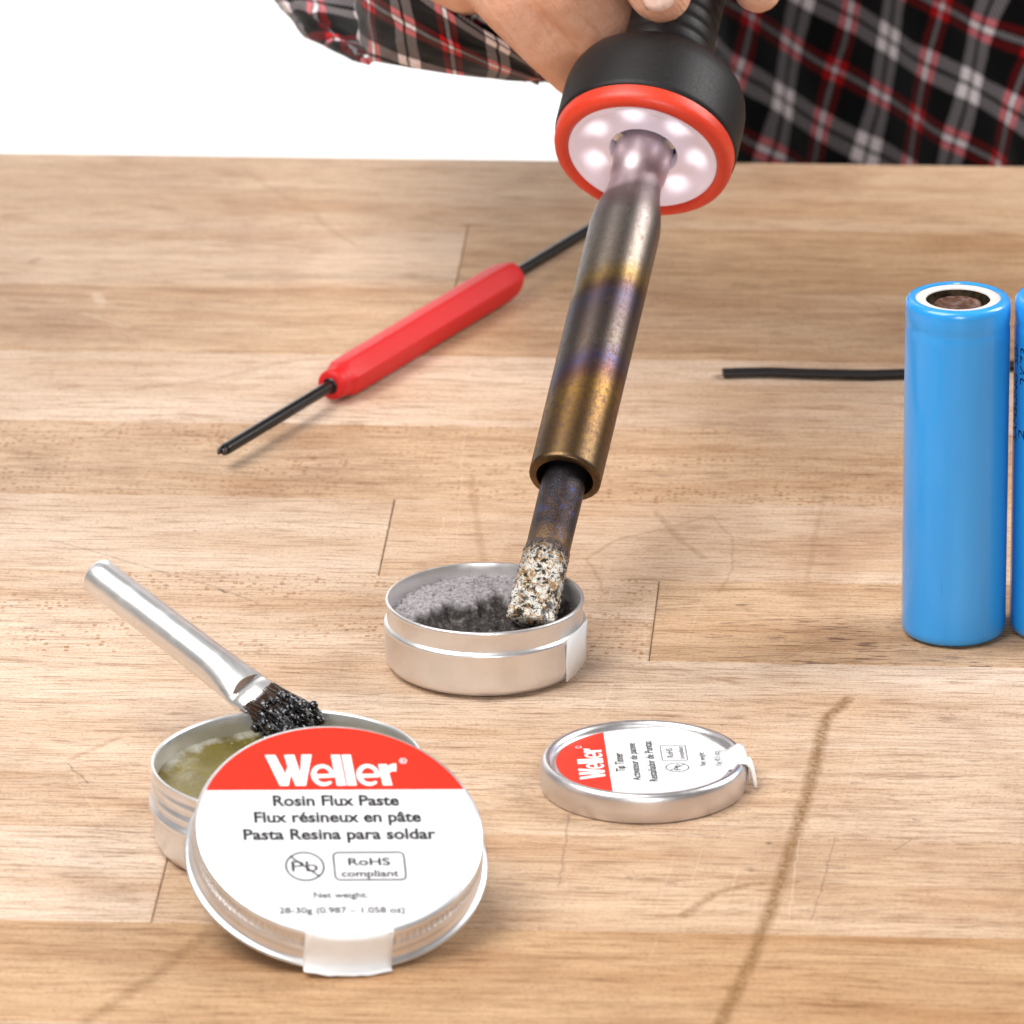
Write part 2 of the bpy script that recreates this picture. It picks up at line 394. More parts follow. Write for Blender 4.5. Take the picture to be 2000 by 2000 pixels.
def ring_poly(cx, cy, rx, ry, wd, a0=0, a1=360, n=40):
    o = [(cx + rx * math.cos(R(a0 + (a1 - a0) * i / n)), cy + ry * math.sin(R(a0 + (a1 - a0) * i / n))) for i in range(n + 1)]
    i_ = [(cx + (rx - wd) * math.cos(R(a0 + (a1 - a0) * i / n)), cy + (ry - wd) * math.sin(R(a0 + (a1 - a0) * i / n))) for i in range(n + 1)]
    return (o + i_[::-1], True)
def logo(parent, x0, x1, base, cap, z):
    def T(P): return [(x0 + (x - 405) / 880 * (x1 - x0), base + (398 - y) / 200 * (cap - base)) for x, y in P]
    polys = [(T([(405, 200), (476, 200), (530, 320), (552, 275), (534, 200), (604, 199), (632, 318), (652, 198), (722, 198), (662, 398), (592, 398), (569, 325), (545, 398), (487, 398)]), False),
             (T([(850, 200), (912, 200), (933, 398), (870, 398)]), False), (T([(923, 200), (985, 200), (1005, 398), (941, 398)]), False),
             (T([(1163, 262), (1222, 262), (1245, 398), (1180, 398)]), False),
             (T([(1212, 312), (1216, 286), (1236, 268), (1262, 259), (1287, 258), (1281, 309), (1256, 307), (1236, 316), (1222, 340)]), False)]
    for cx in (782, 1088):
        n = 44; O, I = [], []
        for i in range(n + 1):
            a = R(-6 + (318 + 6) * i / n)
            O.append((cx + 79 * math.cos(a), 331 - 70 * math.sin(a)))
            k = 1 if i < n * 0.86 else 1 - (i / n - 0.86) * 2.2
            I.append((cx + (79 - 34 * k) * math.cos(a) + 2, 331 - (70 - 24 * k) * math.sin(a)))
        polys.append((T(O) + T(I)[::-1], True))
        polys.append((T([(cx - 52, 325), (cx + 79, 323), (cx + 78, 346), (cx - 50, 350)]), False))
    return poly_obj('logo', polys, M_whiteprint, parent, z)
def rrect(cx, cy, w_, h_, r, wd):
    def pts(o):
        P = []
        for qx, qy, a in ((1, 1, 0), (-1, 1, 90), (-1, -1, 180), (1, -1, 270)):
            for k in range(6):
                t = R(a + 18 * k); P.append((cx + qx * (w_ / 2 - r) + (r - o) * math.cos(t), cy + qy * (h_ / 2 - r) + (r - o) * math.sin(t)))
        P.append(P[0]); return P
    return (pts(0) + pts(wd)[::-1], True)
def lead_free(parent, cx, cy, r, wd, mat, z):
    d = 0.707 * r
    poly_obj('lead_free_symbol', [ring_poly(cx, cy, r, r, wd),
        ([(cx - d, cy + d - wd * .7), (cx - d + wd * .7, cy + d), (cx + d, cy - d + wd * .7), (cx + d - wd * .7, cy - d)], False)], mat, parent, z)
def disc_bm(r, n=128, z=0.0, keep=None):
    bm = bmesh.new(); P = [(r * math.cos(2 * math.pi * i / n), r * math.sin(2 * math.pi * i / n)) for i in range(n)]
    bm.faces.new([bm.verts.new((x * MM, y * MM, z * MM)) for x, y in P]); return bm
def segment_poly(r, yc, n=64):   # the cap of a disc above y = yc
    a = math.asin(yc / r); return [(r * math.cos(a + (math.pi - 2 * a) * i / n), r * math.sin(a + (math.pi - 2 * a) * i / n)) for i in range(n + 1)]

# ------------------------------------------------------------------ tin of tip tinner (open)
c = PZ(948, 1298); c.z = 0.0002
tin = thing('tinner_tin', 'small open silver tin of grey tip tinner with the hot iron tip in it', 'tin', c)
lathe('tin_body', [(0, 0), (15.2, 0), (16.6, 0.5), (17.3, 1.4), (17.55, 2.6), (17.55, 7.5), (17.75, 7.8), (17.75, 8.15), (17.5, 8.45), (17.15, 8.7), (17.1, 11.2), (17.3, 11.6), (17.42, 12.0), (17.35, 12.35), (17.1, 12.5), (16.8, 12.4), (16.65, 12.0), (16.6, 11.0), (16.75, 8.4), (16.75, 1.0), (0, 1.0)], M_alu, tin, 128, sharp=50)
def paste_bm(Rr, hfun, nr=60, na=160):
    bm = bmesh.new(); rows_ = [[bm.verts.new((0, 0, hfun(0, 0) * MM))]]
    for i in range(1, nr + 1):
        r = Rr * (i / nr) ** 0.85; row = []
        for k in range(na):
            a = 2 * math.pi * k / na; x, y = r * math.cos(a), r * math.sin(a)
            row.append(bm.verts.new((x * MM, y * MM, hfun(x, y) * MM)))
        rows_.append(row)
    for k in range(na): bm.faces.new((rows_[0][0], rows_[1][k], rows_[1][(k + 1) % na]))
    for A, B in zip(rows_[1:-1], rows_[2:]):
        for k in range(na): bm.faces.new((A[k], B[k], B[(k + 1) % na], A[(k + 1) % na]))
    return bm
def edge_d(x, y):       # signed "inside the burnt crater" value, mm
    n = mnoise.noise(Vector((x * 0.22, y * 0.22, 3.1))) * 3.2 + mnoise.noise(Vector((x * 0.6, y * 0.6, 1.1))) * 1.2
    return max(11.0 - 1.2 * y - 0.030 * min(x - 4, 0) ** 2 + 0.25 * max(x - 8, 0) + n * 1.2, 0.0)
def tinner_h(x, y):
    r = math.hypot(x, y); e = min(edge_d(x, y) / 4.0, 1.0); e = e * e * (3 - 2 * e)
    nn = mnoise.fractal(Vector((x * 0.5, y * 0.5, 0)), 1.0, 2.0, 5) * 0.45
    hi = 9.0 + 1.2 * (y / 17) + nn * 0.9 + mnoise.noise(Vector((x * 2.0, y * 2.0, 5))) * 0.35 + mnoise.noise(Vector((x * 4.5, y * 4.5, 5))) * 0.22
    lo = 6.0 + nn * 2.2 + mnoise.noise(Vector((x * 3, y * 3, 8))) * 0.25 + 1.4 * max(0, mnoise.noise(Vector((x * 0.32, y * 0.32, 9)))) + max(0, (r - 12.5)) * 0.35
    return hi * (1 - e) + lo * e
def tinner_mat():
    q = NT('tip_tinner_powder'); v = q.obj()
    at = q.n('ShaderNodeAttribute', attribute_name='burn')
    n = q.noise(v, 900, 5, 0.7); n2 = q.noise(v, 1250, 6, 0.78)
    grey = q.ramp(n2, [(0.34, (0.10, 0.09, 0.092)), (0.44, (0.27, 0.245, 0.25)), (0.52, (0.41, 0.375, 0.385)), (0.70, (0.54, 0.50, 0.51))])
    dk = q.ramp(n, [(0.32, (0.012, 0.009, 0.007)), (0.50, (0.050, 0.040, 0.036)), (0.62, (0.15, 0.128, 0.122)), (0.75, (0.28, 0.25, 0.25))])
    f = q.mapr(q.math('ADD', at.outputs['Fac'], q.mapr(n, 0.2, 0.8, -0.3, 0.3)), 0.25, 0.7)
    q.set(color=q.mix(f, grey, dk), rough=0.75, metal=0.15); q.bump(n2, 0.9, 0.0004); return q.m
bm = paste_bm(16.7, tinner_h, 90, 220)
lay = bm.verts.layers.float.new('burn')
for vv in bm.verts: vv[lay] = min(edge_d(vv.co.x / MM, vv.co.y / MM) / 2.6, 1.0)
new_obj('tinner_paste', bm, tinner_mat(), tin)
# torn sticker on the side
bm = bmesh.new(); rows_ = []
for k in range(9):
    t = k / 8; a = R(-90 + 53 + 26 * t); col = []
    for j, (zb) in enumerate((0, 0.5, 1)):
        z0, z1 = 0.6 + 1.5 * t + 0.15 * math.sin(k * 2), 9.6 - 0.7 * (1 - t)
        z = z0 + (z1 - z0) * zb; rr = 17.72 + (0.25 if z > 8.5 else 0) + 0.9 * max(0, t - 0.7)
        col.append(bm.verts.new((rr * math.cos(a) * MM, rr * math.sin(a) * MM, z * MM)))
    rows_.append(col)
for A, B in zip(rows_[:-1], rows_[1:]):
    for j in range(2): bm.faces.new((A[j], B[j], B[j + 1], A[j + 1]))
st = new_obj('sticker', bm, M_tape, tin)
md = st.modifiers.new('thick', 'SOLIDIFY'); md.thickness = 0.00015

# ------------------------------------------------------------------ lid of the tip tinner tin
c = PZ(1257, 1533); c.z = 0.0002
slid = thing('tinner_tin_cover', 'small flat silver lid with red and white sticker lying on the bench', 'lid', c)
lathe('lid_shell', [(16.9, 0.0), (17.35, 0.0), (17.45, 0.2), (17.45, 3.6), (17.3, 4.3), (16.9, 4.85), (16.4, 5.0), (15.9, 4.85), (15.55, 4.3), (15.4, 3.9), (15.1, 3.7), (14.9, 3.75), (14.8, 3.95), (0, 3.95), (0, 3.6), (16.6, 3.6), (16.95, 3.2)], M_alu3, slid, 128, sharp=50)
LS = Matrix.Rotation(R(92.7), 4, 'Z')
lab = new_obj('label_disc', disc_bm(14.8, z=4.02), M_paper, slid, smooth=False); lab.matrix_local = LS
poly_obj('red_band', [(segment_poly(14.8, 6.0), False)], M_redprint, lab, 4.06)
logo(lab, -7.4, 6.2, 6.8, 11.2, 4.10)
poly_obj('trademark_ring', [ring_poly(7.0, 10.6, 0.55, 0.55, 0.13)], M_whiteprint, lab, 4.10)
for bd, a, b_, y_, y2 in (('Tip Tinner', -4.1, 4.1, 3.35, 4.95), ('Activateur de panne', -8.2, 8.3, 0.95, 2.4), ('Restañador de Puntas', -8.8, 9.0, -1.85, -0.35)):
    text_obj(bd, M_blackprint, lab, a, b_, y_, y2, 4.08, 0.012)
poly_obj('compliance_box', [rrect(3.5, -5.35, 7.0, 4.4, 0.5, 0.14)], M_blackprint, lab, 4.08)
text_obj('RoHS', M_blackprint, lab, 1.6, 5.6, -5.2, -4.0, 4.08)
text_obj('compliant', M_greyprint, lab, 0.7, 6.4, -7.0, -6.05, 4.08)
lead_free(lab, -2.9, -5.5, 2.0, 0.16, M_blackprint, 4.08)
text_obj('Pb', M_greyprint, lab, -4.1, -1.7, -6.0, -4.9, 4.081)
text_obj('Net weight:', M_greyprint, lab, -2.5, 3.6, -10.4, -9.3, 4.08)
text_obj('15g (0.5 oz)', M_greyprint, lab, -2.7, 3.7, -13.0, -11.9, 4.08)
# pull tab of the sticker folded over the rim, with torn threads
bm = bmesh.new(); path = [(-12.8, 4.06), (-14.6, 4.12), (-15.5, 4.9), (-16.4, 5.12), (-17.2, 4.9), (-17.65, 4.1), (-17.72, 2.2), (-17.75, 1.0)]
rws = []
for k, (yy, zz) in enumerate(path):
    t = k / (len(path) - 1); hw = 4.4 - 1.4 * max(0, t - 0.6) / 0.4; rws.append([bm.verts.new((xx * MM, (yy + 0.02 * xx * xx * (0.25 if k > 2 else 0)) * MM, zz * MM)) for xx in (-hw, -hw * .4, hw * .35, hw)])
for A, B in zip(rws[:-1], rws[1:]):
    for j in range(3): bm.faces.new((A[j], B[j], B[j + 1], A[j + 1]))
tb = new_obj('sticker_tab', bm, M_tape, lab); md = tb.modifiers.new('thick', 'SOLIDIFY'); md.thickness = 0.00012
bm = bmesh.new()
for x0_, dx in ((-2.2, -1.6), (-1.2, -2.6)):
    pts = [Vector((x0_ + dx * t, -17.5 - 1.2 * t ** 0.7, 4.6 - 4.2 * t ** 1.5)) * MM for t in (0, .2, .4, .6, .8, 1)]
    tube_bm(pts, [0.0005, 0.00042, 0.00038, 0.00036, 0.00034, 0.0003], 6, bm)
new_obj('torn_thread', bm, M_tape, tb)

# ------------------------------------------------------------------ flux tin (open, threaded)
FT = PZ(564, 1642); FT.z = 0.0002; FR = 22.7; FH = 14.4
flux = thing('flux_tin', 'large open silver screw tin of olive rosin flux paste', 'tin', FT)
prof = [(0, 0), (20.4, 0), (21.6, 0.5), (22.2, 1.6), (22.35, 3.0), (22.4, 6.0), (22.6, 6.6), (23.0, 7.0), (23.1, 7.5), (22.9, 8.0), (22.4, 8.35), (22.3, 8.7), (22.6, 9.1), (22.8, 9.6), (22.6, 10.1), (22.25, 10.5), (22.25, 10.9), (22.55, 11.3), (22.65, 11.8), (22.45, 12.3), (22.2, 12.8), (22.3, 13.6), (22.55, 14.0), (22.55, 14.25), (22.35, 14.4), (22.1, 14.3), (21.95, 13.9), (21.8, 12.8), (21.7, 6), (21.7, 1), (0, 1)]
lathe('tin_body', prof, M_alu2, flux, 144, sharp=60)
def flux_h(x, y):
    r = math.hypot(x, y); n = mnoise.fractal(Vector((x * 0.16, y * 0.16, 2)), 1.0, 2.0, 4)
    return 10.2 + n * 0.35 + 0.8 * max(0, (r - 19.5) / 2.2) ** 1.5 + mnoise.noise(Vector((x * 1.3, y * 1.3, 4))) * 0.06
def flux_mat():
    q = NT('rosin_flux_paste'); v = q.obj(); n = q.noise(v, 180, 4, 0.6); sp = q.noise(v, 2600, 2, 0.5)
    sep = q.n('ShaderNodeSeparateXYZ'); q.inp(sep, 0, v)
    rr = q.math('SQRT', q.math('ADD', q.math('MULTIPLY', sep.outputs[0], sep.outputs[0]), q.math('MULTIPLY', sep.outputs[1], sep.outputs[1])))
    rim = q.math('MULTIPLY', q.mapr(q.math('ADD', rr, q.mapr(q.noise(v, 300, 5, 0.7), 0.2, 0.8, -0.0018, 0.0018)), 0.0200, 0.0214), q.mapr(q.noise(v, 90, 2, 0.5), 0.42, 0.56))
    base = q.ramp(n, [(0.3, (0.12, 0.092, 0.016)), (0.55, (0.155, 0.122, 0.026)), (0.75, (0.20, 0.165, 0.055))])
    base = q.mix(q.mapr(sp, 0.68, 0.75, 0, 0.7), base, (0.75, 0.70, 0.45))
    base = q.mix(rim, base, (0.36, 0.34, 0.27))
    q.set(color=base, rough=q.mapr(n, 0.3, 0.7, 0.25, 0.42), spec=0.2)
    q.bump(q.math('ADD', q.noise(v, 700, 4, 0.6), q.math('MULTIPLY', rim, n)), 0.35, 0.0005); return q.m
new_obj('flux_paste', paste_bm(21.75, flux_h, 50, 180), flux_mat(), flux)

# ------------------------------------------------------------------ flux lid leaning on its tin
Rv, Uv, Tv = CM @ Vector((1, 0, 0)), CM @ Vector((0, 1, 0)), CM @ Vector((0, 0, 1))
e1 = (Rv * 0.992 - Tv * 0.127).normalized()
e2 = (Rv * -0.09 + Uv * 0.70 - Tv * 0.705); e2 = (e2 - e1 * e2.dot(e1)).normalized()
nn = e1.cross(e2)
RL = Matrix((e1, e2, nn)).transposed()
low = min((RL @ Vector((24.6 * MM * math.cos(t * .01), 24.6 * MM * math.sin(t * .01), 0))).z for t in range(629))
o0 = PZ(657, 1676, 0.0)
z0 = -low + 0.0002
o0 = PZ(656, 1678, z0)
lid = thing('flux_tin_cover', 'large knurled silver lid with red and white sticker leaning against its tin', 'lid', mat=Matrix.Translation(o0) @ RL.to_4x4() @ Matrix.Diagonal((1, 1, 0.88, 1)))
lathe('lid_shell', [(23.9, 0.25), (24.3, 0.0), (24.62, 0.2), (24.6, 0.55), (24.2, 0.75), (23.9, 0.85), (23.6, 1.5), (23.45, 2.2), (23.35, 2.5), (23.6, 2.9), (23.75, 3.35), (23.6, 3.8), (23.3, 4.1), (23.35, 4.3)], M_alu2, lid, 160, sharp=70)
NK = 124
def knurl(k, a, i):
    w_ = (0, 0.6, 1, 1, 1, 1, 0.6, 0)[k] if k < 8 else 0
    return -0.85 * MM * w_ * (1.0 if math.cos(a * NK) > -0.1 else 0.0)
lathe('knurled_band', [(23.35, 4.3), (23.5, 4.45), (23.55, 4.6), (23.55, 5.1), (23.55, 5.8), (23.55, 6.3), (23.5, 6.5), (23.4, 6.65)], M_alu2, lid, NK * 8, mod=knurl, sharp=25)
lathe('lid_top', [(23.4, 6.65), (23.5, 6.9), (23.5, 7.25), (23.3, 7.75), (22.95, 8.0), (0, 8.0), (0, 7.6), (22.8, 7.6), (23.0, 6.65), (23.0, 1.2), (23.9, 0.25)], M_alu2, lid, 160, sharp=50)
lab = new_obj('label_disc', disc_bm(22.75, z=8.05), M_paper, lid, smooth=False)
poly_obj('red_band', [(segment_poly(22.75, 8.75), False)], M_redprint, lab, 8.10)
logo(lab, -10.9, 10.4, 9.6, 16.6, 8.14)
poly_obj('trademark_ring', [ring_poly(11.6, 15.1, 0.62, 0.62, 0.14)], M_whiteprint, lab, 8.14)
text_obj('R', M_whiteprint, lab, 11.3, 11.9, 14.75, 15.45, 8.14)
for bd, a, b_, y_, y2 in (('Rosin Flux Paste', -10.3, 10.2, 5.2, 7.6), ('Flux résineux en pâte', -13.6, 13.5, 1.55, 3.95), ('Pasta Resina para soldar', -15.6, 15.6, -2.25, 0.15)):
    text_obj(bd, M_blackprint, lab, a, b_, y_, y2, 8.12, 0.028)
lead_free(lab, -6.15, -8.2, 3.2, 0.30, M_blackprint, 8.12)
text_obj('Pb', M_blackprint, lab, -8.3, -4.1, -9.3, -6.9, 8.123)
poly_obj('compliance_box', [rrect(4.3, -8.2, 11.7, 6.3, 1.0, 0.28)], M_blackprint, lab, 8.12)
text_obj('RoHS', M_blackprint, lab, 0.9, 7.7, -8.0, -6.35, 8.12, 0.02)
text_obj('compliant', M_blackprint, lab, -0.4, 8.9, -10.5, -9.0, 8.12, 0.02)
text_obj('Net weight:', M_greyprint, lab, -5.2, 3.5, -15.1, -13.75, 8.12, 0.016)
text_obj('28-30g (0.987 – 1.058 oz)', M_greyprint, lab, -11.0, 9.2, -18.4, -17.05, 8.12, 0.016)
bm = bmesh.new(); path = [(-20.0, 8.03), (-22.4, 8.09), (-23.45, 7.7), (-23.75, 6.9), (-23.85, 5.0), (-23.95, 3.2), (-24.2, 1.6), (-24.85, 0.45), (-25.3, 0.42), (-26.3, 0.85)]
rws = []
for k, (yy, zz) in enumerate(path):
    row = []
    for j in range(15):
        xx = -7.1 + 14.2 * j / 14; drop = 0 if k < 2 else 24.0 - math.sqrt(24.0 ** 2 - xx * xx)
        wob = 0.10 * mnoise.noise(Vector((xx * 0.5, k * 0.9, 2.0))) if k > 2 else 0
        if k == len(path) - 1: zz2 = zz - 0.30 * mnoise.noise(Vector((xx * 0.8, 0, 7.7))) + 0.2
        else: zz2 = zz
        row.append(bm.verts.new((xx * MM, (yy + drop * 0.97 - wob - 0.08) * MM, zz2 * MM)))
    rws.append(row)
for A, B in zip(rws[:-1], rws[1:]):
    for j in range(14): bm.faces.new((A[j], B[j], B[j + 1], A[j + 1]))
tb = new_obj('sticker_tab', bm, M_tape, lab); md = tb.modifiers.new('thick', 'SOLIDIFY'); md.thickness = 0.00008; md.offset = 0

# ------------------------------------------------------------------ flux brush resting in the tin
A_ = PZ(190, 1124, 0.027); T_ = PZ(592, 1432, 0.0125)
bx = (A_ - T_); L = bx.length; bz = bx.normalized()
by = (Rv * 0.5 + Uv * 0.8 + Tv * 0.2); by = (by - bz * by.dot(bz)).normalized(); bX = by.cross(bz)
# local: z along the handle from the bristle ends, y across the flattened ferrule faces the viewer
nrm = (Tv * 0.8 + Uv * 0.45); nrm = (nrm - bz * nrm.dot(bz)).normalized(); wd = nrm.cross(bz).normalized()
BM = Matrix((wd, nrm, bz)).transposed().to_4x4(); BM.translation = T_
brush = thing('flux_brush', 'flux brush with silver tube handle and black sticky bristles resting in the flux tin', 'brush', mat=BM)
Lm = L / MM
bm = bmesh.new(); rings = []
st_ = [(Lm, 3.1, 3.1, 0), (Lm - 0.3, 3.28, 3.28, 0), (Lm - 2, 3.28, 3.28, 0), (Lm * .62, 3.3, 3.3, 0), (22.5, 3.4, 3.35, 0), (20.0, 3.5, 3.0, 0), (17.8, 3.65, 2.3, 0), (16.0, 3.8, 1.7, 0), (15.0, 3.9, 1.35, 0), (14.2, 3.9, 1.0, 0), (13.6, 3.9, 1.45, 0), (12.6, 3.9, 1.7, 0), (11.2, 3.95, 1.55, 0), (10.4, 3.95, 1.6, 0)]
for z, a, b_, _ in st_:
    rings.append([bm.verts.new((a * math.cos(2 * math.pi * k / 40) * MM, b_ * math.sin(2 * math.pi * k / 40) * MM, z * MM)) for k in range(40)])
for X, Y in zip(rings[:-1], rings[1:]):
    for k in range(40): bm.faces.new((X[k], X[(k + 1) % 40], Y[(k + 1) % 40], Y[k]))
bmesh.ops.recalc_face_normals(bm, faces=bm.faces)
hd = new_obj('handle', bm, M_steel, brush, True, 50); md = hd.modifiers.new('thick', 'SOLIDIFY'); md.thickness = 0.0003; md.offset = -1
bm = bmesh.new()
P = []
for k in range(13):
    t = k / 12; P.append((-2.9 + 5.8 * t, 14.55 + 0.9 * math.sin(math.pi * t)))
up_ = [bm.verts.new((x * MM, (1.62 + 0.05) * MM * math.sqrt(max(0.05, 1 - (x / 4.6) ** 2)), z * MM)) for x, z in P]
dn_ = [bm.verts.new((x * MM, (1.50) * MM * math.sqrt(max(0.05, 1 - (x / 4.6) ** 2)), (14.55 - 0.25 * math.sin(math.pi * (x + 2.9) / 5.8)) * MM)) for x, z in P]
for k in range(12):
    bm.faces.new((up_[k], up_[k + 1], dn_[k + 1], dn_[k]))
new_obj('crimp_gap', bm, simple('brown_hair', (0.10, 0.04, 0.015), 0.5, vary=0.3), hd)
def bristle_mat():
    q = NT('flux_coated_bristle'); s_ = q.n('ShaderNodeSeparateXYZ'); q.inp(s_, 0, q.obj())
    f = q.mapr(q.math('ADD', s_.outputs[2], q.mapr(q.noise(q.obj(), 500, 2), 0.2, 0.8, -0.002, 0.002)), 0.0045, 0.0090)
    q.set(color=q.mix(f, (0.004, 0.0025, 0.003), (0.045, 0.018, 0.008)), rough=q.mapr(f, 0, 1, 0.10, 0.38), coat=q.mapr(f, 0, 1, 0.8, 0.0), spec=0.6); return q.m
M_br = bristle_mat()
bm = bmesh.new(); rnd = random.Random(3)
clumps = [(rnd.uniform(-4.1, 4.1), rnd.uniform(-2.4, 2.8), rnd.uniform(-1.2, 2.0)) for _ in range(60)]
for i in range(620):
    cx, cy, cz = clumps[i % 60]
    x0_ = max(-4.2, min(4.2, cx * 0.7 + rnd.gauss(0, .6))); y0_ = max(-1.4, min(1.4, cy * .5 + rnd.gauss(0, .3)))
    xe, ye_, ze = cx + rnd.gauss(0, .35), cy + rnd.gauss(0, .3), cz + rnd.gauss(0, .5)
    if rnd.random() < 0.025: xe += rnd.gauss(0, 1.5); ye_ += abs(rnd.gauss(0, 1.3))
    pts = []
    for t in (0, .25, .5, .75, 1):
        e = t * t * (3 - 2 * t) * .5 + t * .5
        pts.append(Vector((x0_ + (xe - x0_) * e + rnd.gauss(0, .12), y0_ + (ye_ - y0_) * e + 0.5 * math.sin(t * 3) * rnd.random(), 11.2 + (ze - 11.2) * t)) * MM)
    tube_bm(pts, [0.00011, 0.00012, 0.00012, 0.00011, 0.00006], 4, bm)
bs = new_obj('bristles', bm, M_br, brush); bs['kind'] = 'stuff'
bm = bmesh.new()
for i in range(230):
    cx, cy, cz = clumps[i % 60]; t = rnd.random() * 0.8
    p = Vector((cx * (1 - .3 * t) + rnd.gauss(0, .4), cy * (1 - .25 * t) + rnd.gauss(0, .35) + 0.25, cz + t * 9)) * MM
    m_ = Matrix.Translation(p) @ Matrix.Diagonal((rnd.uniform(.45, .95) * MM, rnd.uniform(.45, .85) * MM, rnd.uniform(.55, 1.2) * MM, 1))
    r_ = bmesh.ops.create_icosphere(bm, subdivisions=2, radius=1.0, matrix=m_)
    for vv in r_['verts']: vv.co += Vector((mnoise.noise(vv.co * 2500), mnoise.noise(vv.co * 2500 + Vector((9, 0, 0))), mnoise.noise(vv.co * 2500 + Vector((0, 9, 0))))) * 0.00022
fr = new_obj('flux_residue', bm, simple('black_flux_residue', (0.004, 0.003, 0.004), 0.12, vary=0.2, coat=0.5, spec=0.6, bump=0.3), brush); fr['kind'] = 'stuff'

# ------------------------------------------------------------------ screwdriver / alignment tool
a = PZ(434, 881, 0.0040); b = PZ(1152, 448, 0.0040)
sz = (b - a).normalized(); sx_ = sz.cross(Vector((0, 0, 1))).normalized(); sy_ = sz.cross(sx_)
SM = Matrix((sx_, sy_, sz)).transposed().to_4x4(); SM.translation = a; SL = (b - a).length / MM
drv = thing('screwdriver', 'double ended screwdriver with red faceted handle and thin black blade', 'screwdriver', mat=SM)
def on_axis(px, py):
    best = min((i * 0.1 for i in range(int(SL * 10) + 300)), key=lambda s: abs(px - proj(a + sz * s * MM)[0])); return best
CI = cam.matrix_world.inverted()
def proj(p):
    q_ = CI @ p; return (1000 + F * q_.x / -q_.z, 1000 - F * q_.y / -q_.z)
h0, h1 = on_axis(645, 0), on_axis(1003, 0)
M_red = simple('red_plastic', (0.62, 0.013, 0.014), 0.5, vary=0.05, nscale=1200, spec=0.35)
bm = bmesh.new(); rings = []
def hexr(a_, r, rnd_): # rounded hexagon radius
    k = (a_ + math.pi / 6) % (math.pi / 3) - math.pi / 6
    return r * ((1 - rnd_) * math.cos(math.pi / 6) / math.cos(k) + rnd_)
hp = [(h0, 1.9, 1), (h0 + 0.1, 2.5, 1), (h0 + 0.5, 2.9, 1), (h0 + 2.0, 3.0, 1), (h0 + 3.4, 3.05, .9), (h0 + 4.0, 3.5, .5), (h0 + 5.0, 3.85, .25), (h0 + 12, 3.95, .15), (h1 - 8, 3.95, .15), (h1 - 3.5, 3.85, .25), (h1 - 1.6, 3.4, .5), (h1 - 0.5, 2.6, .9), (h1, 1.8, 1)]
for z, r, rd in hp:
    rings.append([bm.verts.new((hexr(2 * math.pi * k / 72, r, rd) * math.cos(2 * math.pi * k / 72 + .3) * MM, hexr(2 * math.pi * k / 72, r, rd) * math.sin(2 * math.pi * k / 72 + .3) * MM, z * MM)) for k in range(72)])
for X, Y in zip(rings[:-1], rings[1:]):
    for k in range(72): bm.faces.new((X[k], X[(k + 1) % 72], Y[(k + 1) % 72], Y[k]))
bm.faces.new(rings[0][::-1]); bm.faces.new(rings[-1])
bmesh.ops.recalc_face_normals(bm, faces=bm.faces)
new_obj('handle', bm, M_red, drv, True, 55)
bm = lathe_bm([(x * MM, y * MM) for x, y in [(0, h0 - .03), (1.6, h0 - .03), (1.6, h0 - 0.06), (0, h0 - 0.06)]], 32)
new_obj('socket_hole', bm, M_blackmetal, drv)
lathe('shaft', [(0, h1 - 1), (1.2, h1 - 1), (1.2, SL + 14), (0.8, SL + 14.4), (0, SL + 14.4)], M_blackmetal, drv, 32)
sh = lathe('shaft', [(0, 0.4), (0.85, 0.4), (1.1, 0.9), (1.16, 1.4), (1.16, h0 + 1), (0, h0 + 1)], M_blackmetal, drv, 32)
bm = bmesh.new()
for sg in (-1, 1):
    bmesh.ops.create_cube(bm, size=1.0, matrix=Matrix.Translation((sg * 0.55 * MM, 0, 0.1 * MM)) @ Matrix.Diagonal((0.55 * MM, 1.3 * MM, 1.3 * MM, 1)))
bmesh.ops.bevel(bm, geom=bm.edges, offset=0.00012, segments=2, affect='EDGES')
new_obj('tip_prong', bm, simple('worn_tip_steel', (0.12, 0.11, 0.11), 0.3, 0.8, vary=0.3), sh)

# ------------------------------------------------------------------ batteries
M_blue = NT('blue_shrink_wrap')
_n = M_blue.noise(M_blue.scaled(M_blue.obj(), 180, 180, 18), 1.0, 3, 0.55)
M_blue.set(color=M_blue.ramp(_n, [(0.3, (0.022, 0.31, 0.78)), (0.7, (0.032, 0.355, 0.85))]), rough=M_blue.mapr(_n, 0.3, 0.7, 0.26, 0.40), spec=0.5, coat=0.5, coatr=0.10)
M_blue.bump(_n, 0.12, 0.0003); M_blue = M_blue.m
M_ins = simple('white_insulator', (0.68, 0.63, 0.60), 0.6, vary=0.04, nscale=500)
M_term = NT('tarnished_terminal'); _n = M_term.noise(M_term.obj(), 700, 4, 0.65)
M_term.set(color=M_term.ramp(_n, [(0.3, (0.12, 0.06, 0.035)), (0.5, (0.35, 0.18, 0.11)), (0.7, (0.6, 0.5, 0.46))]), metal=0.8, rough=0.3); M_term.bump(_n, 0.3, 0.0003); M_term = M_term.m
M_vent = simple('dark_vent_metal', (0.10, 0.075, 0.045), 0.35, 0.7, vary=0.3)
BC = PZ(1862, 1232); BC.z = 0.0002
HB = 62.3
bat = thing('battery', 'upright bright blue cylindrical battery with clean plain wrap', 'battery', BC, group='blue battery cells')
lathe('wrap', [(0, 0.05), (7.6, 0.0), (8.7, 0.25), (9.1, 0.8), (9.2, 1.8), (9.2, 56.0), (9.16, 57.0), (9.05, 57.6), (9.16, 58.3), (9.2, 59.2), (9.18, 60.9), (9.08, 61.6), (8.75, 62.1), (8.2, 62.3), (7.5, 62.25), (7.42, 62.0)], M_blue, bat, 96, sharp=60)
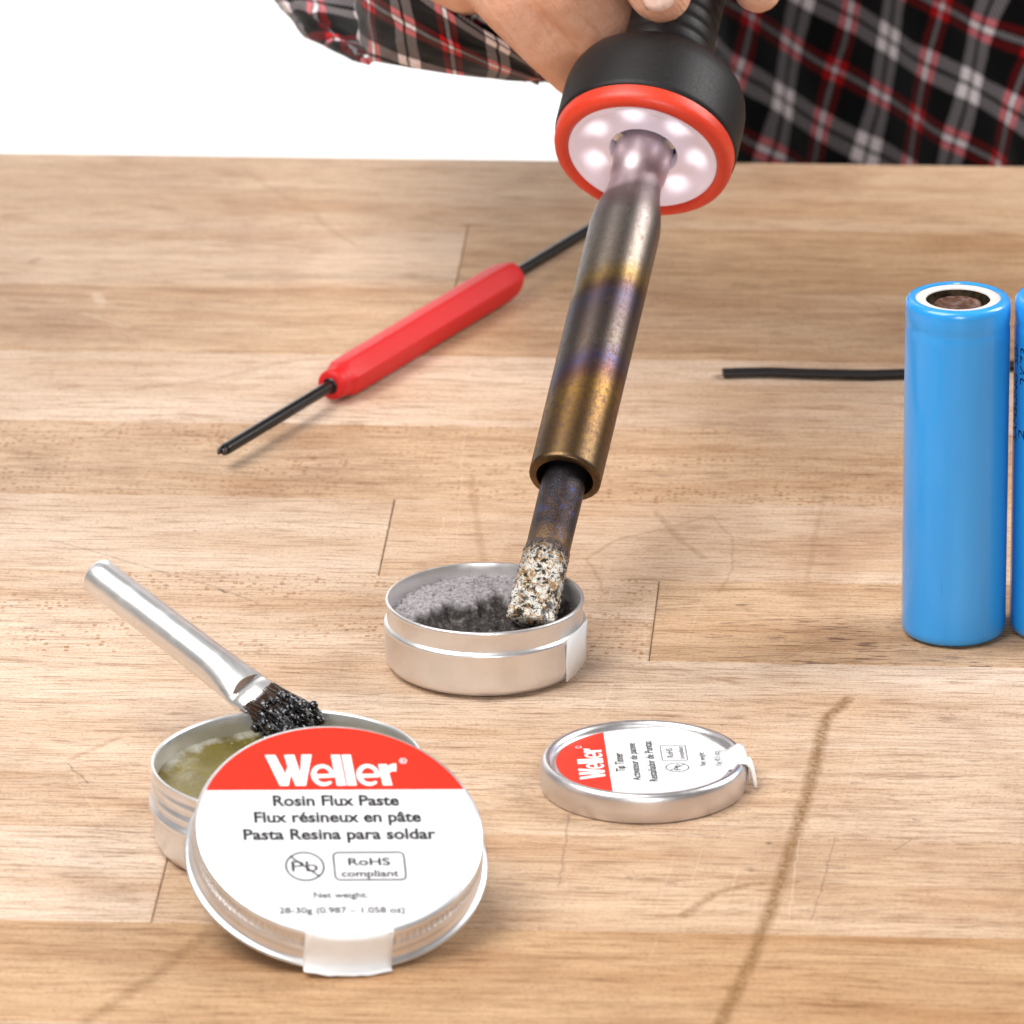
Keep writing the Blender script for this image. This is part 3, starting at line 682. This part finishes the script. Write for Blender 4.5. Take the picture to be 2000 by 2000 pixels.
ins = lathe('insulator_ring', [(7.6, 61.95), (5.9, 61.92), (5.65, 61.85), (5.6, 61.65), (7.6, 61.6)], M_ins, bat, 96, sharp=40)
cup = lathe('crimp_cup', [(5.9, 61.6), (5.75, 61.55), (5.7, 60.2), (5.6, 59.6), (4.4, 59.5), (0, 59.5)], M_vent, bat, 72, sharp=40)
trm = lathe('terminal', [(4.9, 59.55), (4.5, 59.7), (4.3, 60.1), (4.2, 60.75), (4.0, 61.05), (3.7, 61.1), (3.4, 60.95), (2.6, 60.9), (1.2, 60.8), (0, 60.8)], M_term, bat, 72, sharp=40)
bm = bmesh.new()
for k in range(3):
    aa = R(-90 + 120 * k); vs = []
    for rr in (4.2, 4.75):
        for j in range(9):
            t = aa + R(-32 + 8 * j); vs.append(bm.verts.new((rr * math.cos(t) * MM, rr * math.sin(t) * MM, (60.5 if rr < 4.5 else 59.9) * MM)))
    for j in range(8): bm.faces.new((vs[j], vs[j + 1], vs[10 + j], vs[9 + j]))
new_obj('vent_slot', bm, simple('black_gap', (0.004, 0.003, 0.003), 0.6), trm)
b2 = bat.copy(); COL.objects.link(b2); b2.location = BC + Vector((19.15 * MM, 0.8 * MM, 0))
b2['label'] = 'blue battery cut off at the photo edge with dark printed code on its side'
for ch in list(bat.children):
    cc = ch.copy(); COL.objects.link(cc); cc.parent = b2
    for gch in ch.children:
        d = gch.copy(); COL.objects.link(d); d.parent = cc
M_ink = simple('navy_ink', (0.008, 0.012, 0.06), 0.5, vary=0.2)
def cyl(a_off, r=9.24):
    def f(x, y):
        th = R(a_off) - y / r   # letters read upwards
        return Vector((r * math.cos(th) * MM, r * math.sin(th) * MM, x * MM))
    return f
def cyl2(a_off, r=9.24):        # reading up the cell: text x -> height, text y -> towards the left side
    def f(x, y):
        th = R(a_off) - y / r
        return Vector((r * math.cos(th) * MM, r * math.sin(th) * MM, x * MM))
    return f
text_obj('2K73', M_ink, b2, 47.2, 54.0, -1.2, 1.2, wrap=cyl2(-90 - 58), bold=0.0, name='printed_code')
text_obj('2', M_ink, b2, 37.2, 38.9, -1.0, 1.0, wrap=cyl2(-90 - 61), name='printed_code')
text_obj('SAMSUNG  SDI', M_ink, b2, 36.0, 54.0, -1.0, 1.0, wrap=cyl2(-90 - 77), name='printed_code')

# ------------------------------------------------------------------ black strip behind the batteries
bm = bmesh.new(); pts = [PZ(px, py, 0.0009) for px, py in ((1412, 728), (1440, 727), (1500, 726), (1600, 729), (1700, 731), (1765, 729), (1850, 722), (1990, 712), (2120, 720))]
dense = []
for i in range(len(pts) - 1):
    for k in range(6): dense.append(pts[i].lerp(pts[i + 1], k / 6))
dense.append(pts[-1])
rings = []
for i, p in enumerate(dense):
    t = (dense[min(i + 1, len(dense) - 1)] - dense[max(i - 1, 0)]).normalized(); sd = Vector((0, 0, 1)).cross(t)
    rings.append([bm.verts.new(p + sd * (0.00165 * math.cos(2 * math.pi * k / 16)) + Vector((0, 0, 0.00075 * math.sin(2 * math.pi * k / 16)))) for k in range(16)])
for A, B in zip(rings[:-1], rings[1:]):
    for k in range(16): bm.faces.new((A[k], A[(k + 1) % 16], B[(k + 1) % 16], B[k]))
bm.faces.new(rings[0][::-1]); bm.faces.new(rings[-1])
bmesh.ops.recalc_face_normals(bm, faces=bm.faces)
o = new_obj('heat_shrink_tube', bm, simple('black_polyolefin', (0.012, 0.008, 0.008), 0.55, vary=0.1), None, True, 50)
o['label'] = 'thin flat black tube lying on the bench and running behind the blue batteries'; o['category'] = 'tube'

# ------------------------------------------------------------------ soldering iron
T0 = PZ(1036, 1213, 0.0085)
H0 = PY(1256, 300, T0.y + 0.0915)
ax = (H0 - T0).normalized(); SF = (H0 - T0).length / MM      # face of the lamp ring, about 108 mm up the axis
ix = (Rv - ax * Rv.dot(ax)).normalized(); iy = ax.cross(ix)
IM = Matrix((ix, iy, ax)).transposed().to_4x4(); IM.translation = T0
iron = thing('soldering_iron', 'soldering iron with heat tinted barrel, red lamp ring and black grip', 'soldering iron', mat=IM)
k_ = SF / 108.0
def barrel_mat():
    q = NT('heat_tinted_steel'); s_ = q.n('ShaderNodeSeparateXYZ'); v = q.obj(); q.inp(s_, 0, v)
    nz = q.noise(q.scaled(v, 120, 120, 40), 1.0, 3, 0.6)
    tilt = q.math('MULTIPLY', s_.outputs[0], -0.45)
    s = q.math('ADD', q.math('ADD', s_.outputs[2], tilt), q.mapr(nz, 0.2, 0.8, -0.002, 0.002))
    f = q.mapr(s, 0.030, 0.112)
    P = lambda mm: (mm - 30) / 82
    col = q.ramp(f, [(P(31), (0.14, 0.09, 0.04)), (P(40), (0.155, 0.088, 0.035)), (P(49), (0.225, 0.125, 0.034)), (P(52.5), (0.12, 0.058, 0.05)), (P(55), (0.075, 0.063, 0.115)), (P(59), (0.12, 0.10, 0.085)),
                     (P(66), (0.095, 0.075, 0.075)), (P(70.5), (0.075, 0.063, 0.095)), (P(72.5), (0.10, 0.058, 0.042)), (P(75), (0.235, 0.15, 0.055)), (P(79), (0.215, 0.18, 0.15)), (P(93), (0.215, 0.185, 0.175)), (P(97.5), (0.24, 0.20, 0.20)), (P(99.5), (0.52, 0.45, 0.47))])
    sp = q.noise(v, 3200, 3, 0.7); sp2 = q.noise(v, 900, 4, 0.7)
    col = q.mix(q.math('MULTIPLY', q.mapr(sp2, 0.42, 0.62, 0, 0.75), q.mapr(f, 0.85, 0.3)), col, (0.10, 0.06, 0.045))
    q.set(color=col, metal=1.0, rough=q.math('ADD', q.mapr(sp, 0.3, 0.7, 0.32, 0.46), q.mapr(sp2, 0.5, 0.7, 0, 0.08)))
    q.bump(sp, 0.10, 0.0002); return q.m
s1 = 32.2
lathe('barrel', [(5.0, s1 + 14), (5.0, s1 + 0.3), (5.15, s1), (6.2, s1), (6.45, s1 + 0.25), (6.48, s1 + 1), (6.52, 70), (6.52, 90.5), (6.35, 92.5), (5.95, 95.0), (5.35, 97.3), (4.95, 99.3), (4.75, 101.3), (4.78, 102.2), (5.0, 103.4), (5.25, 104.8), (5.35, 106.5), (5.35, 109), (5.2, 118)], barrel_mat(), iron, 96, sharp=60)
def tip_mat():
    q = NT('burnt_tip_shank'); v = q.obj(); n = q.noise(v, 420, 4, 0.65); n2 = q.noise(v, 2600, 3, 0.7)
    col = q.ramp(n, [(0.30, (0.02, 0.02, 0.035)), (0.45, (0.035, 0.028, 0.033)), (0.56, (0.06, 0.034, 0.022)), (0.66, (0.035, 0.045, 0.13)), (0.8, (0.13, 0.065, 0.03))])
    s_ = q.n('ShaderNodeSeparateXYZ'); q.inp(s_, 0, v)
    col = q.mix(q.mapr(s_.outputs[2], 0.026, 0.031, 0, 0.7), col, (0.035, 0.033, 0.036))
    col = q.mix(q.mapr(s_.outputs[2], 0.020, 0.0155, 0, 0.6), col, (0.22, 0.13, 0.05))
    q.set(color=col, metal=0.75, rough=q.mapr(n2, 0.3, 0.7, 0.28, 0.5)); q.bump(n2, 0.5, 0.0003); return q.m
lathe('tip_shank', [(3.75, 12.5), (3.9, 14), (3.92, 20), (3.95, 28), (3.9, 31), (3.6, 31.6), (3.6, 46)], tip_mat(), iron, 64, sharp=60)
bm = bmesh.new(); rings = []; nz_, na = 64, 112
for i in range(nz_ + 1):
    s = 15.8 * i / nz_; t = min(s / 13.0, 1)
    A2 = 4.2 - 0.25 * t; B2 = 1.1 + (3.92 - 1.1) * t; ex = 0.55 + 0.45 * t
    if i == 0: A2 *= 0.95; B2 *= 0.8
    row = []
    for k in range(na):
        th = 2 * math.pi * k / na; cx_, sy2 = math.cos(th), math.sin(th)
        x = A2 * math.copysign(abs(cx_) ** ex, cx_); y = B2 * math.copysign(abs(sy2) ** ex, sy2)
        p = Vector((x, y, s)); d = mnoise.fractal(p * 1.1, 1.0, 2.0, 4) * 0.30 + max(0, mnoise.noise(p * 2.3)) * 0.28
        d *= (1 if s < 15 else 0.3); q_ = Vector((x, y, 0)); q_ = q_.normalized() if q_.length > 0 else q_
        edge = 0.5 * mnoise.noise(Vector((x * .8, y * .8, 9))) if i == nz_ else 0
        row.append(bm.verts.new((p + q_ * (d + 0.08) + Vector((0, 0, edge))) * MM))
    rings.append(row)
for A, B in zip(rings[:-1], rings[1:]):
    for k in range(na): bm.faces.new((A[k], A[(k + 1) % na], B[(k + 1) % na], B[k]))
bm.faces.new(rings[0][::-1])
bmesh.ops.recalc_face_normals(bm, faces=bm.faces)
def crust_mat():
    q = NT('solder_crusted_tip'); v = q.obj(); n = q.noise(v, 560, 6, 0.75, 0.7); n2 = q.noise(q.vmath('ADD', v, (3, 1, 2)), 900, 5, 0.7, 0.6); n3 = q.noise(q.vmath('ADD', v, (7, 5, 2)), 380, 4, 0.65)
    s_ = q.n('ShaderNodeSeparateXYZ'); q.inp(s_, 0, v)
    col = q.ramp(n, [(0.40, (0.010, 0.008, 0.008)), (0.425, (0.06, 0.04, 0.02)), (0.45, (0.50, 0.32, 0.13)), (0.485, (0.74, 0.70, 0.63)), (0.75, (0.90, 0.88, 0.84))])
    col = q.mix(q.mapr(n2, 0.53, 0.58, 0, 0.92), col, (0.34, 0.17, 0.045)); col = q.mix(q.mapr(n2, 0.45, 0.42), col, (0.014, 0.011, 0.012))
    col = q.mix(q.mapr(n3, 0.57, 0.64, 0, 0.85), col, (0.022, 0.018, 0.02))
    col = q.mix(q.mapr(q.math('ADD', s_.outputs[2], q.mapr(n, 0.3, 0.7, -0.004, 0.004)), 0.0125, 0.0150), col, (0.06, 0.035, 0.03))
    q.set(color=col, metal=0.25, rough=q.mapr(n, 0.42, 0.6, 0.5, 0.22)); q.bump(q.math('ADD', n, n2), 0.8, 0.0006); return q.m
new_obj('chisel_tip', bm, crust_mat(), iron)
M_ored = simple('orange_red_plastic', (0.70, 0.045, 0.016), 0.40, vary=0.03, nscale=1500)
lathe('lamp_bezel', [(13.7, 109.6), (13.9, 108.5), (14.3, 107.9), (14.9, 107.8), (15.6, 108.0), (16.35, 108.7), (16.6, 109.6), (16.65, 111.3), (13.7, 111.3)], M_ored, iron, 128, sharp=50, closed=True)
lens_q = NT('lit_lamp_lens'); v = lens_q.obj(); s_ = lens_q.n('ShaderNodeSeparateXYZ'); lens_q.inp(s_, 0, v)
ang = lens_q.math('ARCTAN2', s_.outputs[1], s_.outputs[0])
lob = lens_q.math('MULTIPLY_ADD', lens_q.math('COSINE', lens_q.math('MULTIPLY', ang, 7.0)), 0.5, 0.5)
rad = lens_q.math('SQRT', lens_q.math('ADD', lens_q.math('MULTIPLY', s_.outputs[0], s_.outputs[0]), lens_q.math('MULTIPLY', s_.outputs[1], s_.outputs[1])))
rb = lens_q.mapr(lens_q.math('ABSOLUTE', lens_q.math('SUBTRACT', rad, 0.0098)), 0.0, 0.0030, 1, 0, True)
lens_q.set(color=(0.80, 0.68, 0.80), rough=0.22, coat=0.4, emit=(0.95, 0.90, 1.0), emits=lens_q.math('MULTIPLY_ADD', lens_q.math('MULTIPLY', lens_q.math('POWER', lob, 1.6), rb), 1.0, 0.12), sss=0.0)
lathe('lamp_lens', [(13.75, 108.6), (13.4, 108.5), (12.9, 108.75), (11.5, 109.6), (9.6, 110.3), (7.6, 110.0), (6.4, 109.6), (6.1, 109.9), (6.1, 113), (13.75, 113)], lens_q.m, iron, 128, sharp=50, closed=True)
led_q = NT('lit_led'); led_q.set(color=(0.9, 0.9, 0.95), rough=0.3, emit=(0.98, 0.95, 1.0), emits=3.0)
for k in range(7):
    aa = 2 * math.pi * k / 7
    bm = bmesh.new(); bmesh.ops.create_uvsphere(bm, u_segments=16, v_segments=8, radius=1.0, matrix=Matrix.Translation((9.8 * math.cos(aa) * MM, 9.8 * math.sin(aa) * MM, 110.45 * MM)) @ Matrix.Diagonal((0.75 * MM, 0.75 * MM, 0.45 * MM, 1)))
    new_obj('led', bm, led_q.m, iron)
bm = bmesh.new()
for k in range(3):
    aa = R(90 + 120 * k)
    bmesh.ops.create_cube(bm, size=1.0, matrix=Matrix.Rotation(aa, 4, 'Z') @ Matrix.Translation((5.6 * MM, 0, 111 * MM)) @ Matrix.Diagonal((1.0 * MM, 2.4 * MM, 2.0 * MM, 1)))
new_obj('barrel_clip', bm, M_steel, iron, smooth=False)
lathe('housing', [(6.0, 112.5), (16.6, 111.32), (16.85, 111.5), (16.95, 112.5), (16.95, 119), (16.85, 121.5), (16.5, 123.4), (15.7, 125.2), (14.3, 126.6), (12.4, 127.4), (9.4, 127.9), (8.6, 128.6), (8.3, 131)], M_blackrub, iron, 128, sharp=60)
hprof = [(8.3, 131)]
for k in range(6):
    b0 = 131.5 + k * 3.1; hprof += [(8.25, b0), (8.1, b0 + 0.15), (7.85, b0 + 0.5), (8.05, b0 + 0.9), (8.2, b0 + 1.3), (8.25, b0 + 2.6)]
hprof += [(8.4, 151), (9.4, 158), (10.8, 168), (11.6, 182), (11.8, 200), (11.2, 225), (9.5, 245), (7, 252), (3.5, 255), (0, 255)]
lathe('grip', hprof, M_blackrub, iron, 72, sharp=60)
def AX(s): return T0 + ax * s * MM

# ------------------------------------------------------------------ person: hand, shirt, sleeve
person = thing('person', 'person in red, black and white plaid shirt holding the soldering iron', 'person', (0.18, 0.40, 0.0))
PI_ = Matrix.Translation(-Vector((0.18, 0.40, 0.0)))
def blob_chain(bm, pts, rads, step=0.0012):
    for (p, q_, r0, r1) in zip(pts[:-1], pts[1:], rads[:-1], rads[1:]):
        n = max(2, int((q_ - p).length / step))
        for i in range(n + 1):
            t = i / n
            bmesh.ops.create_icosphere(bm, subdivisions=2, radius=r0 + (r1 - r0) * t, matrix=Matrix.Translation(p.lerp(q_, t)))
def skin_mat():
    q = NT('skin'); v = q.obj(); n = q.noise(v, 160, 4, 0.6); n2 = q.noise(v, 1300, 3, 0.6)
    col = q.ramp(n, [(0.3, (0.68, 0.34, 0.215)), (0.55, (0.76, 0.42, 0.285)), (0.75, (0.80, 0.50, 0.37))])
    rot = q.n('ShaderNodeMapping'); q.inp(rot, 'Vector', v); rot.inputs['Rotation'].default_value = (0, R(35), 0)
    cr = q.noise(q.scaled(rot.outputs[0], 900, 100, 130), 1.0, 3, 0.6, 0.6)
    col = q.mix(q.mapr(cr, 0.58, 0.72, 0, 0.35), col, (0.48, 0.19, 0.10))
    q.set(color=col, rough=0.48, spec=0.4, sss=0.12, sssr=(1.0, 0.35, 0.2), ssss=0.003)
    q.bump(q.math('ADD', q.math('MULTIPLY', cr, -1.0), q.math('MULTIPLY', n2, 0.5)), 0.6, 0.0006); return q.m
M_skin = skin_mat()
Yg = AX(143).y
def hp_(px, py, dy): return PY(px, py, Yg + dy)
bm = bmesh.new()
# thumb lying across the front of the grip
blob_chain(bm, [hp_(1290, -18, -.020), hp_(1278, -60, -.019), hp_(1240, -170, -.014), hp_(1180, -330, .0), hp_(1060, -460, .022)], [.0062, .0073, .0078, .0098, .0135])
# index finger running down the far left side of the grip and behind the housing
blob_chain(bm, [hp_(1120, 150, .006), hp_(1075, 90, .004), hp_(1000, 0, .004), hp_(930, -95, .008), hp_(830, -240, .028)], [.0042, .0056, .0068, .0080, .0120])
blob_chain(bm, [hp_(1195, 90, .010), hp_(1165, 35, .003), hp_(1120, -40, .001), hp_(1060, -150, .006), hp_(980, -280, .022)], [.0062, .0078, .0088, .0098, .0135])
# other fingers curled round the back of the grip, one fingertip showing on the right
blob_chain(bm, [hp_(1480, -22, .000), hp_(1480, -75, .006), hp_(1430, -150, .020), hp_(1300, -200, .034), hp_(1100, -290, .040)], [.0048, .0056, .0068, .0074, .0110])
blob_chain(bm, [hp_(1455, -160, -.002), hp_(1470, -200, .008), hp_(1420, -260, .026), hp_(1280, -300, .042), hp_(1080, -350, .046)], [.0056, .0066, .0074, .0078, .0115])
blob_chain(bm, [hp_(1455, -290, -.001), hp_(1460, -330, .010), hp_(1400, -360, .030), hp_(1240, -400, .048), hp_(1040, -420, .052)], [.0054, .0064, .0070, .0076, .0115])
# palm and wrist
blob_chain(bm, [hp_(1060, -420, .030), hp_(960, -300, .034), hp_(860, -220, .052), hp_(780, -240, .080)], [.0175, .0180, .0175, .0180], .003)
blob_chain(bm, [hp_(1000, -360, .042), hp_(905, -72, .034), hp_(820, -200, .070)], [.016, .0105, .0165], .003)
hand = new_obj('hand', bm, M_skin, person, True, None, PI_)
rm = hand.modifiers.new('remesh', 'REMESH'); rm.mode = 'VOXEL'; rm.voxel_size = 0.0009; rm.use_smooth_shade = True
sm = hand.modifiers.new('smooth', 'SMOOTH'); sm.factor = 0.6; sm.iterations = 6
# nail of the thumb
nc = hp_(1279, -36, -.0268); bm = bmesh.new(); rws = []
tv_ = (Uv * 1.0 - Rv * 0.22 + Tv * 0.05).normalized(); uv_ = (Rv * 1.0 + Uv * 0.22); uv_ = (uv_ - tv_ * uv_.dot(tv_)).normalized(); wv = uv_.cross(tv_)
for i in range(9):
    row = []
    for k in range(11):
        x = -1 + 2 * k / 10; y = -1 + 2 * i / 8; hw = 3.0 * (1 - 0.12 * max(0, -y) ** 3)
        yy = y * 4.6 + (-0.9 * (1 - x * x) if y < 0 else 0) * (-y if y < 0 else 0)
        row.append(bm.verts.new(nc + (uv_ * x * hw + tv_ * yy + wv * (1.4 * (1 - x * x) - 0.5 * (max(0, -y) ** 2))) * MM))
    rws.append(row)
for A, B in zip(rws[:-1], rws[1:]):
    for k in range(10): bm.faces.new((A[k], A[k + 1], B[k + 1], B[k]))
nail = new_obj('thumbnail', bm, simple('nail', (0.80, 0.55, 0.46), 0.28, vary=0.02, coat=0.3), hand, True)
md = nail.modifiers.new('thick', 'SOLIDIFY'); md.thickness = 0.0006

def plaid():
    q = NT('plaid_flannel'); uv = q.n('ShaderNodeUVMap').outputs[0]
    wob = q.noise(uv, 45, 3, 0.6, color=True)
    uv = q.vmath('ADD', uv, q.scaled(q.vmath('SUBTRACT', wob, (0.5, 0.5, 0.5)), 0.0022, 0.0022, 0))
    s_ = q.n('ShaderNodeSeparateXYZ'); q.inp(s_, 0, uv)
    K, W_, RD, PK = (0.006, 0.005, 0.006), (0.96, 0.92, 0.93), (0.76, 0.08, 0.12), (0.12, 0.10, 0.11)
    def stripes(x):
        f = q.math('FRACT', q.math('DIVIDE', x, 0.0275))
        return q.ramp(f, [(0.0, K), (0.07, W_), (0.18, K), (0.215, W_), (0.325, K), (0.605, RD), (0.665, K), (0.68, W_), (0.725, K), (0.74, RD), (0.80, K)], 'CONSTANT')
    a_, b_ = stripes(s_.outputs[0]), stripes(s_.outputs[1])
    tw = q.math('FRACT', q.math('MULTIPLY', q.math('ADD', s_.outputs[0], s_.outputs[1]), 900))
    col = q.mix(q.mapr(tw, 0.3, 0.7, 0.38, 0.62), a_, b_)
    gm = q.n('ShaderNodeGamma'); q.inp(gm, 0, col); gm.inputs[1].default_value = 2.6; col = gm.outputs[0]
    fz = q.noise(uv, 1500, 2, 0.6)
    col = q.mix(q.mapr(fz, 0.4, 0.7, 0, 0.25), col, K)
    q.set(color=col, rough=0.9, spec=0.15, sheen=0.15); q.bump(fz, 0.3, 0.0004); return q.m
M_plaid = plaid()
def cloth_grid(name, fn, nu, nv, uvfn, wrapu=False, parent=None):
    bm = bmesh.new(); uvl = bm.loops.layers.uv.new('UVMap'); G = [[bm.verts.new(fn(i / nu, j / nv)) for i in range(nu + (0 if wrapu else 1))] for j in range(nv + 1)]
    for j in range(nv):
        for i in range(nu):
            i2 = (i + 1) % nu if wrapu else i + 1
            f = bm.faces.new((G[j][i], G[j][i2], G[j + 1][i2], G[j + 1][i]))
            for lp, (a_, b_) in zip(f.loops, ((i, j), (i + 1, j), (i + 1, j + 1), (i, j + 1))): lp[uvl].uv = uvfn(a_ / nu, b_ / nv)
    o = new_obj(name, bm, M_plaid, parent or person, True, None, PI_)
    md = o.modifiers.new('thick', 'SOLIDIFY'); md.thickness = 0.001
    return o
TC = Vector((0.199, 0.385, 0.0))
def torso(u, v):
    a = R(-200 + 220 * u * 1.0 + 0) if False else R(160 + 220 * u); z = -0.35 + 0.80 * v
    x, y = 0.178 * math.cos(a), 0.115 * math.sin(a)
    fold = 0.005 * mnoise.noise(Vector((u * 16 + z * 7, z * 5, 1.0))) + 0.004 * mnoise.noise(Vector((u * 40 + z * 22, z * 9, 4.0)))
    # one deep crease running down from the front
    d = (x + 0.178 - 0.105) - 0.16 * (z + 0.05); fold -= 0.007 * math.exp(-(d / 0.005) ** 2); fold += 0.006 * math.exp(-((d + 0.010) / 0.007) ** 2)
    k = 1 + fold / 0.12
    return TC + Vector((x * k, y * k, z))
def torso_uv(u, v):
    s = u * 0.66; z = -0.35 + 0.80 * v; c_, n_ = math.cos(R(17)), math.sin(R(17))
    b_ = 0.020 * math.sin(s * 26) * 0.35
    return (s * c_ - z * n_ + b_ + 0.004, s * n_ + z * c_ + 0.0015)
cloth_grid('shirt', torso, 220, 130, torso_uv)
# sleeve: rings from the cuff back over the elbow and up to the shoulder
SR = [((905, 28), (195, 118), .072, .015), ((890, 82), (192, 78), .080, .019), ((872, 134), (172, 24), .092, .022), ((792, 104), (190, 42), .112, .027), ((748, 36), (216, 62), .135, .033), ((738, -70), (222, 100), .160, .040), ((790, -270), (320, 120), .185, .048), ((900, -520), (380, 60), .215, .055), ((1050, -800), (430, 0), .245, .062), ((1250, -1100), (470, -40), .29, .07)]
def sleeve(u, v):
    t = v * (len(SR) - 1); i = min(int(t), len(SR) - 2); f = t - i
    def ctr(q_):
        (cx, cy), (dx, dy), Y, dp = q_; Y = Yg + Y - 0.03
        c_ = PY(cx, cy, Y); d1 = PY(cx + dx, cy + dy, Y) - c_; return c_, d1, Vector((0.03, 1, -0.27)).normalized() * dp
    A, B = ctr(SR[i]), ctr(SR[i + 1])
    c_, d1, d2 = (A[k].lerp(B[k], f) for k in range(3))
    a = 2 * math.pi * u
    p = c_ + d1 * math.cos(a) - d2 * math.sin(a)
    rr = (p - c_).normalized()
    fo = 0.0011 * mnoise.noise(Vector((math.cos(a) * 3, math.sin(a) * 3, v * 22))) + 0.0005 * mnoise.noise(Vector((math.cos(a) * 6 + v * 20, math.sin(a) * 6, v * 40)))
    if v < 0.045: fo += 0.0012 * math.sin(v / 0.045 * math.pi)
    return p + rr * fo * min(1, 0.3 + v * 6)
def sleeve_uv(u, v):
    t = v * (len(SR) - 1)
    return (u * 0.17 + t * 0.004, t * 0.0135 + u * 0.02)
cloth_grid('sleeve', sleeve, 140, 150, sleeve_uv, wrapu=True)
